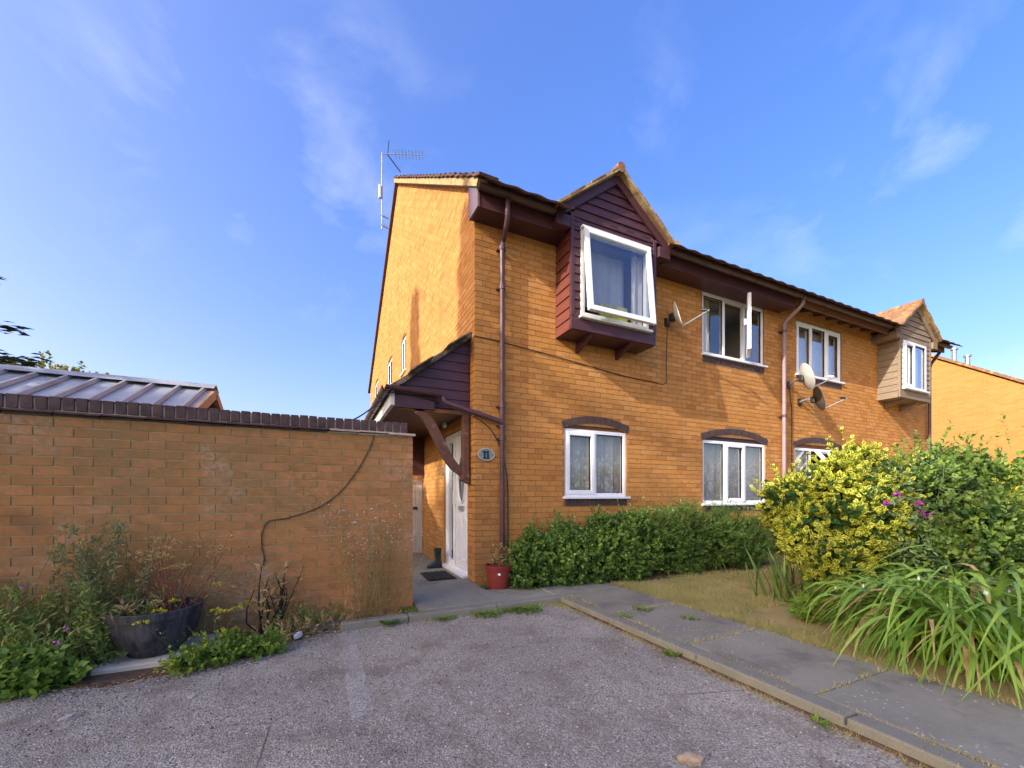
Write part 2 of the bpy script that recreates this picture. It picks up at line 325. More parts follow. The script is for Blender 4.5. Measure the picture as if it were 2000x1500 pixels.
def np_mesh(name, V, F, mat, rnd=None, edge=None, parent=None, smooth=False):
    """V (n,3), F (m,k) equal-sized faces"""
    V = np.asarray(V, np.float32); F = np.asarray(F, np.int32); c = np.array([V[:, 0].mean(), V[:, 1].mean(), V[:, 2].min()], np.float32)
    me = bpy.data.meshes.new(name); me.vertices.add(len(V)); me.vertices.foreach_set('co', (V - c).ravel())
    k = F.shape[1]; me.loops.add(F.size); me.loops.foreach_set('vertex_index', F.ravel()); me.polygons.add(len(F)); me.polygons.foreach_set('loop_start', np.arange(0, F.size, k, dtype=np.int32))
    if rnd is not None: me.attributes.new('rnd', 'FLOAT', 'FACE').data.foreach_set('value', np.asarray(rnd, np.float32))
    if edge is not None: me.attributes.new('edge', 'FLOAT', 'POINT').data.foreach_set('value', np.asarray(edge, np.float32))
    me.materials.append(M[mat]); me.update(calc_edges=True)
    me.polygons.foreach_set('use_smooth', np.full(len(F), bool(smooth)))
    o = bpy.data.objects.new(name, me); COL.objects.link(o); o.location = c.tolist(); reg(o, c.tolist()); parent_to(o, parent); return o
def unit(a): return a / np.maximum(np.linalg.norm(a, axis=-1, keepdims=True), 1e-9)
# leaf templates: verts (along y, width x, curl z), tri/quad faces, edge attribute
LEAF_OVAL = (np.array([(0, 0, 0), (-.30, .3, .05), (-.36, .65, .05), (0, 1, -.08), (.36, .65, .05), (.30, .3, .05), (0, .33, -.02), (0, .68, -.03)], float),
             np.array([(0, 6, 1, 1), (1, 6, 7, 2), (2, 7, 3, 3), (0, 5, 6, 6), (5, 4, 7, 6), (4, 3, 7, 7)]), np.array([.35, 1, 1, .7, 1, 1, 0, 0], float))
LEAF_SLIM = (np.array([(0, 0, 0), (-.15, .4, .04), (0, 1, -.1), (.15, .4, .04)], float), np.array([(0, 3, 2, 1)]), np.array([0, 1, 0, 1.]))
LEAF_WIDE = (np.array([(0, 0, 0), (-.38, .45, .08), (0, 1, -.1), (.38, .45, .08)], float), np.array([(0, 3, 2, 2), (0, 2, 1, 1)]), np.array([0, 1, 0, 1.]))
def leaves(name, P, D, N, size, tpl, mat, parent=None, rnd=None):
    """place one leaf template per row: P base point, D direction of the blade, N rough face normal"""
    tv, tf, te = tpl; n = len(P); D = unit(D); X = unit(np.cross(D, N)); Z = np.cross(X, D)
    size = np.broadcast_to(np.asarray(size, float), (n,))
    V = P[:, None, :] + size[:, None, None] * (tv[None, :, 0:1] * X[:, None, :] + tv[None, :, 1:2] * D[:, None, :] + tv[None, :, 2:3] * Z[:, None, :])
    k = len(tv); tris = []; own = []
    for f in tf:
        f = list(dict.fromkeys(f.tolist()))
        if len(f) == 3: tris.append(f)
        else: tris += [[f[0], f[1], f[2]], [f[0], f[2], f[3]]]
    tris = np.array(tris); F = (tris[None] + (np.arange(n) * k)[:, None, None]).reshape(-1, 3)
    rnd = RNG.random(n) if rnd is None else rnd
    return np_mesh(name, V.reshape(-1, 3), F, mat, np.repeat(rnd, len(tris)), np.tile(te, n), parent, True)
def shoots(C, A, L, per, size, spread=.9, jitter=.25):
    """whorls of leaves round shoot axes. C base points, A axes, L shoot length -> P, D, N, S"""
    n = len(C); A = unit(A); ref = np.where(np.abs(A[:, 2:3]) < .9, np.array([[0, 0, 1.]]), np.array([[1., 0, 0]])); U = unit(np.cross(A, ref)); Vv = np.cross(A, U)
    Ps, Ds, Ns, Ss = [], [], [], []
    ph0 = RNG.random(n) * 6.28
    for i in range(per):
        tt = (i + .5) / per; ph = ph0 + i * 2.4 + RNG.normal(0, .3, n)
        rdir = U * np.cos(ph)[:, None] + Vv * np.sin(ph)[:, None]; sp = spread * (1.15 - .6 * tt)
        Ps.append(C + A * (L * tt)[:, None]); Ds.append(unit(A + rdir * sp + RNG.normal(0, jitter, (n, 3)))); Ns.append(unit(A - rdir * .6 + RNG.normal(0, .2, (n, 3)))); Ss.append(size * RNG.uniform(.45, 1.2, n) * np.repeat(1., n))
    return np.concatenate(Ps), np.concatenate(Ds), np.concatenate(Ns), np.concatenate(Ss)
def blob_points(blobs, n, inner=.0, shell=.25, zmin=.02, cut=None):
    """points near the surface of a union of lumpy ellipsoids (cx,cy,cz,rx,ry,rz); returns points and outward normals"""
    B = np.array(blobs, float); area = (B[:, 3] * B[:, 4] * B[:, 5]) ** (2 / 3); pr = area / area.sum(); P = []; Nn = []; tot = 0
    while tot < n:
        k = RNG.choice(len(B), n, p=pr); d = unit(RNG.normal(0, 1, (n, 3))); b = B[k]
        lump = 1 + .10 * np.sin(d[:, 0] * 7 + b[:, 0] * 9) * np.sin(d[:, 1] * 6 + b[:, 1] * 5) + .08 * np.sin(d[:, 2] * 9 + d[:, 0] * 5 + b[:, 0])
        rr = (1 - shell * RNG.random(n) ** 1.6) * lump; p = b[:, :3] + d * b[:, 3:] * rr[:, None]; nn = unit(d / b[:, 3:])
        ok = p[:, 2] > zmin
        for j in range(len(B)):
            q = (p - B[j, :3]) / B[j, 3:]; ok &= ~((np.linalg.norm(q, axis=1) < (1 - shell) * .95) & (k != j))
        if cut is not None: ok &= cut(p)
        P.append(p[ok]); Nn.append(nn[ok]); tot += ok.sum()
    return np.concatenate(P)[:n], np.concatenate(Nn)[:n]

# ------------------------------------------------------------------ the setting
def sheet(name, poly, z, mat, kind='structure', thick=0.):
    b = MB()
    if thick: b.prism([(x, y, z - thick) for x, y in poly], (0, 0, thick))
    else: b.add([(x, y, z) for x, y in poly], [tuple(range(len(poly)))])
    o = b.build(name, mat); props(o, kind=kind); return o
sheet('ground', [(-600, -600), (600, -600), (600, 600), (-600, 600)], -.06, 'ground')
sheet('car_park', [(-14, -16), (.66, -16), (.66, -1.04), (-14, -1.04)], 0., 'asphalt')
sheet('parking_line', [(-1.65, -2.7), (-1.53, -2.62), (-1.54, -1.16), (-1.66, -1.16)], .004, 'worn_paint')
# lawn between path and house, running on behind the shrubs
sheet('lawn', [(1.6, -8), (14, -8), (14, -.02), (1.6, -.02)], .055, 'lawn')
sheet('soil_bed', [(-4.9, -1.28), (-3.7, -1.36), (-3.05, -1.62), (-2.34, -1.46), (-1.9, -1.12), (-1.5, -.86), (-.97, -.84), (-.97, -.5), (-7, -.5), (-7, -1.25)], .006, 'soil', thick=.03)
sheet('soil_bed.001', [(.2, -.62), (3.4, -.86), (5.2, -.8), (5.2, -.01), (.2, -.01)], .064, 'soil')
# path slabs, each one a piece
path = props(MB().box(-.96, 1.6, -.99, 3.2, -.03, .018).box(.62, 1.6, -9, -.99, -.03, .018).build('path', 'soil'), kind='structure')
def slab(x0, x1, y0, y1, z=.07):
    b = MB(); b.r_now = random.random(); t = [random.uniform(-.006, .006) for _ in range(4)]; g = .006
    b.hexa([(x0 + g, y0 + g, .0), (x1 - g, y0 + g, .0), (x1 - g, y1 - g, .0), (x0 + g, y1 - g, .0), (x0 + g, y0 + g, z + t[0]), (x1 - g, y0 + g, z + t[1]), (x1 - g, y1 - g, z + t[2]), (x0 + g, y1 - g, z + t[3])])
    b.build('paving_slab', 'paving', path, bevel=.006)
yy = -1.0
for L in (.86, .9, .88, .92, .9, .9, .9): slab(.76, 1.60, yy - L, yy); yy -= L
for x0, x1 in ((-.93, -.15), (-.15, .62), (.62, 1.12), (1.12, 1.60)): slab(x0, x1, -.98, -.42)
slab(-.93, .0, -.42, .42, .068); slab(-.93, .0, .42, 1.3, .068); slab(-.93, .0, 1.3, 2.2, .068); slab(-.93, 0, 2.2, 3.1, .068)
kerb = props(MB().box(.635, .755, -9, -.99, -.05, .03).build('kerb', 'kerb'), kind='structure')
yy = -1.1
for i in range(7):
    L = .915; b = MB().box(.63 + random.uniform(-.004, .004), .76, yy - L + .004, yy - .004, -.05, .072 + random.uniform(-.004, .004)); b.build('kerb_stone', 'kerb', kerb, bevel=.012, jit=.002); yy -= L
xx = .762
for L in (.9, .915, .6): MB().box(xx - L + .004, xx - .004, -1.10, -.985, -.05, .07 + random.uniform(-.004, .004)).build('kerb_stone', 'kerb', kerb, bevel=.012, jit=.002); xx -= L
MB().box(-2.1, -1.66, -.98, -.86, -.04, .05).build('kerb_stone', 'kerb', kerb, bevel=.015, jit=.006)

# ------------------------------------------------------------------ bricks
BL, BH, PL, PH, BD = .215, .065, .225, .075, .1025
ROOFA = lambda y: 5.30 + .713 * y if y < 6.05 else 9.614 - .535 * (y - 6.05)
def courses(u0, u1, v0, v1, holes, bond=0):
    """stretcher-bond rectangles (u0,u1,v0,v1) cut round holes; holes(v_mid)-> list of (a,b) cut out"""
    res = []; n = int(round((v1 - v0) / PH))
    for i in range(n):
        z0 = v0 + i * PH; off = 0 if (i + bond) % 2 == 0 else -PL / 2
        cuts = holes(z0 + BH / 2); k = math.floor((-off) / PL) - 1
        x = u0 + off
        while x < u1:
            segs = [(max(x, u0), min(x + BL, u1))]
            for a, b in cuts:
                ns = []
                for s0, s1 in segs:
                    if b <= s0 or a >= s1: ns.append((s0, s1))
                    else:
                        if a - s0 > .03: ns.append((s0, a - .004))
                        if s1 - b > .03: ns.append((b + .004, s1))
                segs = ns
            for s0, s1 in segs:
                if s1 - s0 > .03: res.append((s0, s1, z0 + .005, z0 + .005 + BH, i))
            x += PL
    return res
def bricks_np(name, boxes, mat, parent):
    """many bricks as one mesh: boxes (n, 8, 3)"""
    B = np.array(boxes, np.float32); n = len(B); B = B + RNG.normal(0, .0004, B.shape)
    q = np.array([(4, 5, 6, 7), (0, 1, 5, 4), (1, 2, 6, 5), (2, 3, 7, 6), (3, 0, 4, 7), (3, 2, 1, 0)])
    F = (q[None] + (np.arange(n) * 8)[:, None, None]).reshape(-1, 4)
    o = np_mesh(name, B.reshape(-1, 3), F, mat, np.repeat(RNG.random(n), 6), None, parent); props(o, kind='stuff'); return o
BRICKS = {}
def brick_mesh(L, D, H, mat):
    k = (round(L, 3), round(D, 3), round(H, 3), mat)
    if k not in BRICKS:
        lst = []
        for i in range(10 if abs(L - BL) < .002 or abs(D - BL) < .002 else 3):
            b = MB(); b.r_now = random.random(); b.box(-L / 2, L / 2, -D / 2, D / 2, 0, H); me, c = b.build('brick', mat, jit=.0006, mesh_only=True); lst.append(me)
        BRICKS[k] = lst
    return random.choice(BRICKS[k])
def box8(x0, x1, y0, y1, z0, z1): return [(x0, y0, z0), (x1, y0, z0), (x1, y1, z0), (x0, y1, z0), (x0, y0, z1), (x1, y0, z1), (x1, y1, z1), (x0, y1, z1)]
def lay(rects, to_box, mat, wall, limit, keep=lambda r: True):
    """the largest in view as single bricks, the rest joined"""
    L = [(r, to_box(r)) for r in rects]
    def dist(b): c = np.array(b[1]).mean(0); return np.linalg.norm(c - np.array(CAM.location)) / math.sqrt(max(.2, b[0][1] - b[0][0]))
    cand = sorted([x for x in L if keep(x[0]) and len(x[1]) == 8], key=dist); one = cand[:limit]; ids = {id(x) for x in one}; rest = [x for x in L if id(x) not in ids]
    for r, b in one:
        a = np.array(b); mn, mxx = a.min(0), a.max(0)
        if abs(a[4:, 2].max() - a[4:, 2].min()) > .001: rest.append((r, b)); continue
        inst('brick', brick_mesh(mxx[0] - mn[0], mxx[1] - mn[1], mxx[2] - mn[2], mat), ((mn[0] + mxx[0]) / 2, (mn[1] + mxx[1]) / 2 + random.gauss(0, .0004), mn[2]), wall)
    if rest: bricks_np('brick_courses', [b for r, b in rest], mat, wall)

HX = 6.30; HEND = 12.45
house = empty('terraced_house', (3.15, 6, 0), 'left end house in orange brick with purple stained bay and side porch, number 11', 'house', 'houses of the brick row')
house2 = empty('terraced_house', (9.4, 6, 0), 'right half of brick pair with weathered grey timber bay window', 'house', 'houses of the brick row')
# windows: u0,u1,v0,v1,arch rise
WIN = {'w1': (1.38, 2.525, 1.20, 2.20, .10), 'w2': (4.21, 5.92, 1.075, 2.20, .13), 'u1': (4.20, 5.87, 3.70, 4.80, 0), 'u2': (6.88, 8.50, 3.69, 4.78, 0), 'w3': (6.83, 8.44, 1.075, 2.20, .13)}
def arch_half(w, zm):  # outer arch half-width at height zm
    u0, u1, v0, v1, rise = w; hw = (u1 - u0) / 2; R_ = (hw * hw + rise * rise) / (2 * rise); cz = v1 + rise - R_; Ro = R_ + .115
    d = Ro * Ro - (zm - cz) ** 2
    return min(math.sqrt(d), hw + .045) if d > 0 else 0
def front_holes(lo, hi):
    def f(zm):
        cuts = []
        for k, w in WIN.items():
            u0, u1, v0, v1, rise = w
            if v0 - .03 < zm < v1: cuts.append((u0, u1))
            elif rise and v1 <= zm < v1 + rise + .12:
                h = arch_half(w, zm); c = (u0 + u1) / 2
                if h > .02: cuts.append((c - h, c + h))
            if v0 - .145 < zm <= v0 - .03: cuts.append((u0 - .0, u1 + .0))
        for a, b in ((1.26, 2.70), (10.02, 11.42)):
            if 3.55 < zm < 4.9: cuts.append((a, b))
        return cuts
    return f
def wall_core(name, u0, u1, v1, holes, mapf, mat, parent):
    """mortar body of the wall with true openings; holes list of (a,b,c,d)"""
    us = sorted({u0, u1} | {x for h in holes for x in h[:2] if u0 < x < u1}); vs = sorted({-.1, v1} | {x for h in holes for x in h[2:] if x < v1}); b = MB()
    for i in range(len(us) - 1):
        j0 = None
        for j in range(len(vs)):
            solid = j < len(vs) - 1 and not any(h[0] < (us[i] + us[i + 1]) / 2 < h[1] and h[2] < (vs[j] + vs[j + 1]) / 2 < h[3] for h in holes)
            if solid and j0 is None: j0 = j
            if not solid and j0 is not None: b.hexa(mapf(us[i], us[i + 1], vs[j0], vs[j])); j0 = None
    return b.build(name, mat, parent)
fmap = lambda a, b, c, d: box8(a, b, .0035, .26, c, d)
FH = [(w[0] + .002, w[1] - .002, w[2] - .03, w[3] + (w[4] * .55)) for w in WIN.values()] + [(1.30, 2.66, 3.6, 4.85), (10.06, 11.38, 3.6, 4.85)]
wallF = wall_core('wall', .0035, HX, 5.2, FH, fmap, 'mortar', house); wallF2 = wall_core('wall', HX, HEND, 5.2, FH, fmap, 'mortar', house2)
rects = courses(0, HEND, 0, 5.1, front_holes(0, HEND))
def fbox(r):
    d = BL if (r[0] < .01 and r[1] < .12) else BD
    return box8(r[0], r[1], 0, d, r[2], r[3])
lay([r for r in rects if (r[0] + r[1]) / 2 < HX], fbox, 'brick', wallF, 300, lambda r: r[0] < 3.2 and r[2] > .4)
lay([r for r in rects if (r[0] + r[1]) / 2 >= HX], fbox, 'brick', wallF2, 0)
# side (gable) wall, x = 0 faces left
SIDEW = [(4.93, 5.55, 4.28, 5.12, .12), (7.15, 8.1, 4.5, 5.28, .12), (10.5, 11.6, 4.75, 5.5, .12)]
DOOR = (.30, 1.47, .09, 2.17)
def side_holes(zm):
    cuts = []
    for w in SIDEW:
        if w[2] < zm < w[3]: cuts.append((w[0], w[1]))
        elif w[3] <= zm < w[3] + w[4] + .1:
            h = arch_half(w, zm); c = (w[0] + w[1]) / 2
            if h > .02: cuts.append((c - h, c + h))
    if zm < DOOR[3]: cuts.append((DOOR[0], DOOR[1]))
    return cuts
YB = 13.2
srects = []
for r in courses(0, YB, 0, 9.7, side_holes, 1):
    a, b = r[0], r[1]
    if r[4] % 2 == 0 and a < .2: a = .1125
    elif r[4] % 2 == 1 and a < .2: a = .2225
    if b - a < .03: continue
    h0, h1 = ROOFA(a) - .06, ROOFA(b) - .06
    if max(h0, h1) < r[2] + .01: continue
    srects.append((a, b, r[2], r[3], r[4], min(r[3], h0), min(r[3], h1)))
def sbox(r):
    a, b, c, d, i, t0, t1 = r; t0 = max(t0, c + .002); t1 = max(t1, c + .002)
    return [(0, a, c), (BD, a, c), (BD, b, c), (0, b, c), (0, a, t0), (BD, a, t0), (BD, b, t1), (0, b, t1)]
b = MB()
for y0, y1 in [(.007, .30), (.30, 1.47), (1.47, 4.93), (4.93, 5.55), (5.55, 6.05), (6.05, 7.15), (7.15, 8.1), (8.1, 10.5), (10.5, 11.6), (11.6, YB)]:
    zs = [(-.1, None)]
    for h in [DOOR] + [w[:4] for w in SIDEW]:
        if abs(h[0] - y0) < .01: zs = [(-.1, h[2]), (h[3] + (.07 if h is not DOOR else 0), None)]
    for z0, z1 in zs:
        ta, tb = (ROOFA(y0) - .06, ROOFA(y1) - .06) if z1 is None else (z1, z1)
        b.hexa([(.0035, y0, z0), (.26, y0, z0), (.26, y1, z0), (.0035, y1, z0), (.0035, y0, ta), (.26, y0, ta), (.26, y1, tb), (.0035, y1, tb)])
wallS = b.build('gable_wall', 'mortar', house)
lay(srects, sbox, 'brick', wallS, 60, lambda r: r[0] < 2.9 and r[2] > .1 and r[3] < 2.3)
# unseen back and end walls, floors and ceilings close the houses
MB().box(.26, HX, YB - .25, YB, -.1, 5.6).build('back_wall', 'mortar', house); MB().box(HX, HEND, YB - .25, YB, -.1, 5.6).build('back_wall', 'mortar', house2)
MB().prism([(HX - .1, .26, -.1), (HX - .1, YB - .25, -.1), (HX - .1, YB - .25, 5.5), (HX - .1, 6.05, 9.4), (HX - .1, .26, 5.3)], (.1, 0, 0)).build('party_wall', 'interior', house)
MB().prism([(HEND - .25, .26, -.1), (HEND - .25, YB - .25, -.1), (HEND - .25, YB - .25, 5.5), (HEND - .25, 6.05, 9.4), (HEND - .25, .26, 5.3)], (.25, 0, 0)).build('end_wall', 'mortar', house2)
for h, a, c in ((house, .26, HX - .1), (house2, HX, HEND - .25)):
    MB().box(a, c, .26, YB - .25, 2.45, 2.7).box(a, c, .26, YB - .25, -.05, .08).box(a, c, .26, YB - .25, 4.9, 4.98).build('floor', 'interior', h)
    MB().box(a, c, 3.2, 3.3, .08, 4.9).build('inner_wall', 'interior', h)
# arches and brick sills
def arch(w, wall, mat='dark_brick', to=lambda u, n, v: (u, -n, v), board=None, house_=None):
    u0, u1, v0, v1, rise = w; hw = (u1 - u0) / 2; uc = (u0 + u1) / 2; R_ = (hw * hw + rise * rise) / (2 * rise); cz = v1 + rise - R_; a1 = math.asin(hw / R_) + .012
    n = max(5, int(round(2 * a1 * (R_ + .05) / .075))); da = 2 * a1 / n
    for i in range(n):
        a, b_ = -a1 + i * da + .0055 / R_ * 1.0, -a1 + (i + 1) * da - .0055 / R_
        q = [(uc + math.sin(t) * r_, cz + math.cos(t) * r_) for t, r_ in ((a, R_ + .004), (b_, R_ + .004), (b_, R_ + .108), (a, R_ + .108))]
        m = MB(); m.r_now = random.random(); m.add([to(u, .004, v) for u, v in q] + [to(u, -.1, v) for u, v in q], [(0, 1, 2, 3), (7, 6, 5, 4), (1, 0, 4, 5), (2, 1, 5, 6), (3, 2, 6, 7), (0, 3, 7, 4)])
        m.build('arch_brick', mat, wall)
    # mortar bed behind the arch
    m = MB(); N_ = 16; ring = [(uc + math.sin(-a1 + 2 * a1 * i / N_) * r_, cz + math.cos(-a1 + 2 * a1 * i / N_) * r_) for r_ in (R_ + .002, R_ + .112) for i in range(N_ + 1)]
    for i in range(N_):
        q = [ring[i], ring[i + 1], ring[N_ + 2 + i], ring[N_ + 1 + i]]
        m.add([to(u, -.004, v) for u, v in q] + [to(u, -.2, v) for u, v in q], [(0, 1, 2, 3), (7, 6, 5, 4), (1, 0, 4, 5), (2, 1, 5, 6), (3, 2, 6, 7), (0, 3, 7, 4)])
    m.build('arch_mortar', 'pale_mortar', wall)
    if board:
        m = MB(); top = [(uc + math.sin(-a1 + 2 * a1 * i / N_) * R_, cz + math.cos(-a1 + 2 * a1 * i / N_) * R_) for i in range(N_ + 1)]
        top = [(min(max(u, u0), u1), v) for u, v in top]
        for i in range(N_):
            q = [(top[i][0], v1 - .01), (top[i + 1][0], v1 - .01), top[i + 1], top[i]]
            m.add([to(u, -.045, v) for u, v in q] + [to(u, -.12, v) for u, v in q], [(0, 1, 2, 3), (7, 6, 5, 4), (1, 0, 4, 5), (2, 1, 5, 6), (3, 2, 6, 7), (0, 3, 7, 4)])
        m.build('arch_panel', board, wall)
def brick_sill(w, wall, h=.10):
    n = int(round((w[1] - w[0]) / .075)); p = (w[1] - w[0]) / n
    for i in range(n):
        m = MB(); m.r_now = random.random(); m.box(w[0] + i * p + .005, w[0] + (i + 1) * p - .005, -.004, .1, w[2] - .035 - h, w[2] - .034); m.build('sill_brick', 'dark_brick', wall, jit=.001)
    MB().box(w[0], w[1], .004, .2, w[2] - .142, w[2] - .033).build('sill_mortar', 'pale_mortar', wall)
arch(WIN['w1'], wallF, board='arch_timber'); arch(WIN['w2'], wallF, board='stained_board'); arch(WIN['w3'], wallF2, board='arch_timber')
for k, wl in (('w1', wallF), ('w2', wallF), ('u1', wallF), ('u2', wallF2), ('w3', wallF2)): brick_sill(WIN[k], wl)

# ------------------------------------------------------------------ windows
FR = lambda off=0.: (lambda u, n, v: (u, off - n, v))
SD = lambda u, n, v: (-n, u, v)
def obox(b, to, u0, u1, n0, n1, v0, v1):
    p = [to(u, n, v) for u, n, v in ((u0, n1, v0), (u1, n1, v0), (u1, n0, v0), (u0, n0, v0), (u0, n1, v1), (u1, n1, v1), (u1, n0, v1), (u0, n0, v1))]
    return b.hexa(p)
def ring(b, to, u0, u1, v0, v1, w, n0, n1):
    obox(b, to, u0, u0 + w, n0, n1, v0, v1); obox(b, to, u1 - w, u1, n0, n1, v0, v1); obox(b, to, u0 + w, u1 - w, n0, n1, v0, v0 + w); obox(b, to, u0 + w, u1 - w, n0, n1, v1 - w, v1); return b
def window(parent, rect, to, splits, sashes=(), skip=(), sill=True, mat='upvc', n0=-.095, n1=-.025, sillproj=.045, fw=.055):
    """frame (the part) with mullions; sash, pane and sill are its pieces"""
    u0, u1, v0, v1 = rect[:4]; b = MB(); ring(b, to, u0, u1, v0, v1, fw, n0, n1); us = [u0 + fw] + [u0 + (u1 - u0) * s for s in splits] + [u1 - fw]
    for s in us[1:-1]: obox(b, to, s - .03, s + .03, n0, n1 - .002, v0 + fw, v1 - fw)
    f = b.build('window', mat, parent, bevel=.006)
    for i in range(len(us) - 1):
        a = us[i] + (.03 if i else 0); c = us[i + 1] - (.03 if i < len(us) - 2 else 0); lo, hi = v0 + fw, v1 - fw
        if i in skip: continue
        if i in sashes:
            ring(MB(), to, a - .018, c + .018, lo - .018, hi + .018, .062, n0 + .02, n1 + .018).build('sash', mat, f, bevel=.008)
            a += .044; c -= .044; lo += .044; hi -= .044
        g = MB(); ring(g, to, a, c, lo, hi, .008, n0 + .03, n1 - .012); g.build('gasket', 'black_plastic', f)
        p = MB(); p.add([to(a, n0 + .035, lo), to(c, n0 + .035, lo), to(c, n0 + .035, hi), to(a, n0 + .035, hi)], [(0, 1, 2, 3)]); p.build('pane', 'glass', f)
    if sill: obox(MB(), to, u0 - .03, u1 + .045, n0, sillproj, v0 - .033, v0 + .002).build('sill', mat, f, bevel=.006)
    return f
def curtain(parent, to, u0, u1, v0, v1, n, mat, amp=.02, freq=30):
    N_ = max(8, int((u1 - u0) * 60)); v = []
    for i in range(N_ + 1):
        u = u0 + (u1 - u0) * i / N_; d = n + amp * math.sin(u * freq) + amp * .5 * math.sin(u * freq * 2.3 + 1)
        v += [to(u, d, v0), to(u, d, v1)]
    b = MB(); b.add(v, [(2 * i, 2 * i + 2, 2 * i + 3, 2 * i + 1) for i in range(N_)]); return b.build('curtain', mat, parent, smooth=True)
F0 = FR()
f = window(house, WIN['w1'], F0, [.485], sashes=(0,)); curtain(f, F0, 1.36, 2.54, 1.2, 2.2, -.17, 'lace')
f = window(house, WIN['w2'], F0, [.345, .665], sashes=(1,)); curtain(f, F0, 4.2, 5.93, 1.08, 2.2, -.17, 'lace'); curtain(f, F0, 5.55, 5.95, 1.0, 2.2, -.24, 'curtain', .03, 45); curtain(f, F0, 4.18, 4.35, 1.0, 2.2, -.24, 'curtain', .03, 45)
f = window(house, WIN['u1'], F0, [.345, .68], skip=(1,)); curtain(f, F0, 4.45, 4.62, 3.6, 4.8, -.22, 'cream', .02, 60)
# the open casement of the upper window, swung out on its right edge
hu = 4.20 + 1.67 * .68 - .03; ang = rad(37)
def OPEN(u, n, v): d = u; return (hu - d * math.cos(ang) - n * math.sin(ang) * -1, -.03 - d * math.sin(ang) - n * math.cos(ang), v)
b = MB(); ring(b, OPEN, 0, .535, 3.765, 4.74, .062, 0, .06); s = b.build('open_sash', 'upvc', f, bevel=.006)
MB().add([OPEN(.06, .03, 3.82), OPEN(.475, .03, 3.82), OPEN(.475, .03, 4.68), OPEN(.06, .03, 4.68)], [(0, 1, 2, 3)]).build('pane', 'glass', f)
MB().box(0, .03, 0, .03, 0, .1).build('sash_handle', 'upvc', f).location = OPEN(.51, -.03, 4.2)
f = window(house2, WIN['u2'], F0, [.345, .66], sashes=(0, 2)); curtain(f, F0, 6.9, 8.5, 3.7, 4.72, -.2, 'curtain', .015, 40)
f = window(house2, WIN['w3'], F0, [.35], skip=(1,)); curtain(f, F0, 6.85, 7.4, 1.1, 2.2, -.2, 'curtain')
for a in (7.42, 7.92):
    b = MB(); H_ = .5
    def TIP(u, n, v, a=a): th = rad(38); return (a + u, -.03 - n * math.cos(th) - (v) * math.sin(th), 2.14 - v * math.cos(th) + n * math.sin(th))
    ring(b, TIP, 0, .46, 0, H_, .06, 0, .06); b.build('open_sash', 'upvc', f, bevel=.006)
    MB().add([TIP(.05, .03, .05), TIP(.41, .03, .05), TIP(.41, .03, H_ - .05), TIP(.05, .03, H_ - .05)], [(0, 1, 2, 3)]).build('pane', 'glass', f)
for w in SIDEW:
    f = window(house, w, SD, [.5] if w[1] - w[0] > .8 else [.5], n0=-.09, n1=-.02); arch(w, wallS, 'brick', SD, 'upvc')
    curtain(f, SD, w[0], w[1], w[2], w[3] + .1, -.2, 'curtain', .01)

# ------------------------------------------------------------------ front door and porch side
fd = MB(); ring(fd, SD, DOOR[0], DOOR[1], DOOR[2], DOOR[3], .06, -.10, -.02); obox(fd, SD, .965, 1.02, -.10, -.02, .15, 2.11); door = fd.build('door', 'upvc', house, bevel=.006)
obox(MB(), SD, DOOR[0] + .0, DOOR[1] + .02, -.08, .07, .075, .115).build('threshold', 'upvc', door, bevel=.006)
# door leaf with an oval light
b = MB(); obox(b, SD, .365, .96, -.085, -.035, .155, 1.05); obox(b, SD, .365, .96, -.085, -.035, 1.9, 2.105)
NO = 32; cy, cz_, ry, rz = .64, 1.45, .15, .33
for i in range(NO):
    a0, a1 = 2 * math.pi * i / NO, 2 * math.pi * (i + 1) / NO
    def rim(a): c_, s_ = math.cos(a), math.sin(a); k = min((.32 if c_ > 0 else .275) / max(abs(c_), 1e-6), .425 / max(abs(s_), 1e-6)); return (cy + c_ * k, 1.475 + s_ * k)
    p0, p1 = (cy + ry * math.cos(a0), cz_ + rz * math.sin(a0)), (cy + ry * math.cos(a1), cz_ + rz * math.sin(a1)); q0, q1 = rim(a0), rim(a1)
    b.add([SD(p0[0], -.035, p0[1]), SD(q0[0], -.035, q0[1]), SD(q1[0], -.035, q1[1]), SD(p1[0], -.035, p1[1])], [(3, 2, 1, 0)])
leaf = b.build('door_leaf', 'upvc', door)
b = MB(); b.tube([SD(cy + (ry + .012) * math.cos(2 * math.pi * i / NO), -.03, cz_ + (rz + .012) * math.sin(2 * math.pi * i / NO)) for i in range(NO + 1)], .016, 8); b.build('oval_frame', 'upvc', door, True)
MB().add([SD(cy + ry * math.cos(2 * math.pi * i / NO), -.05, cz_ + rz * math.sin(2 * math.pi * i / NO)) for i in range(NO)], [tuple(range(NO))]).build('oval_glass', 'glass', door)
b = MB(); obox(b, SD, .53, .75, -.034, -.012, 1.0, 1.065); b.build('letterbox', 'metal', door, bevel=.004)
for y0, y1 in ((.43, .60), (.68, .85)):
    b = MB(); b.tube([SD(y0, -.033, .3), SD(y0, -.033, .82), SD((y0 + y1) / 2, -.033, .93), SD(y1, -.033, .82), SD(y1, -.033, .3), SD(y0, -.033, .3)], .011, 6); b.build('door_moulding', 'upvc', door, True)
obox(MB(), SD, .905, .94, -.035, .02, 1.08, 1.3).build('door_handle', 'upvc', door, bevel=.004)
b = MB(); ring(b, SD, 1.02, 1.41, .15, 2.11, .06, -.09, -.03); b.build('side_frame', 'upvc', door, bevel=.005); MB().add([SD(1.08, -.06, .2), SD(1.36, -.06, .2), SD(1.36, -.06, 2.06), SD(1.08, -.06, 2.06)], [(0, 1, 2, 3)]).build('pane', 'glass', door)
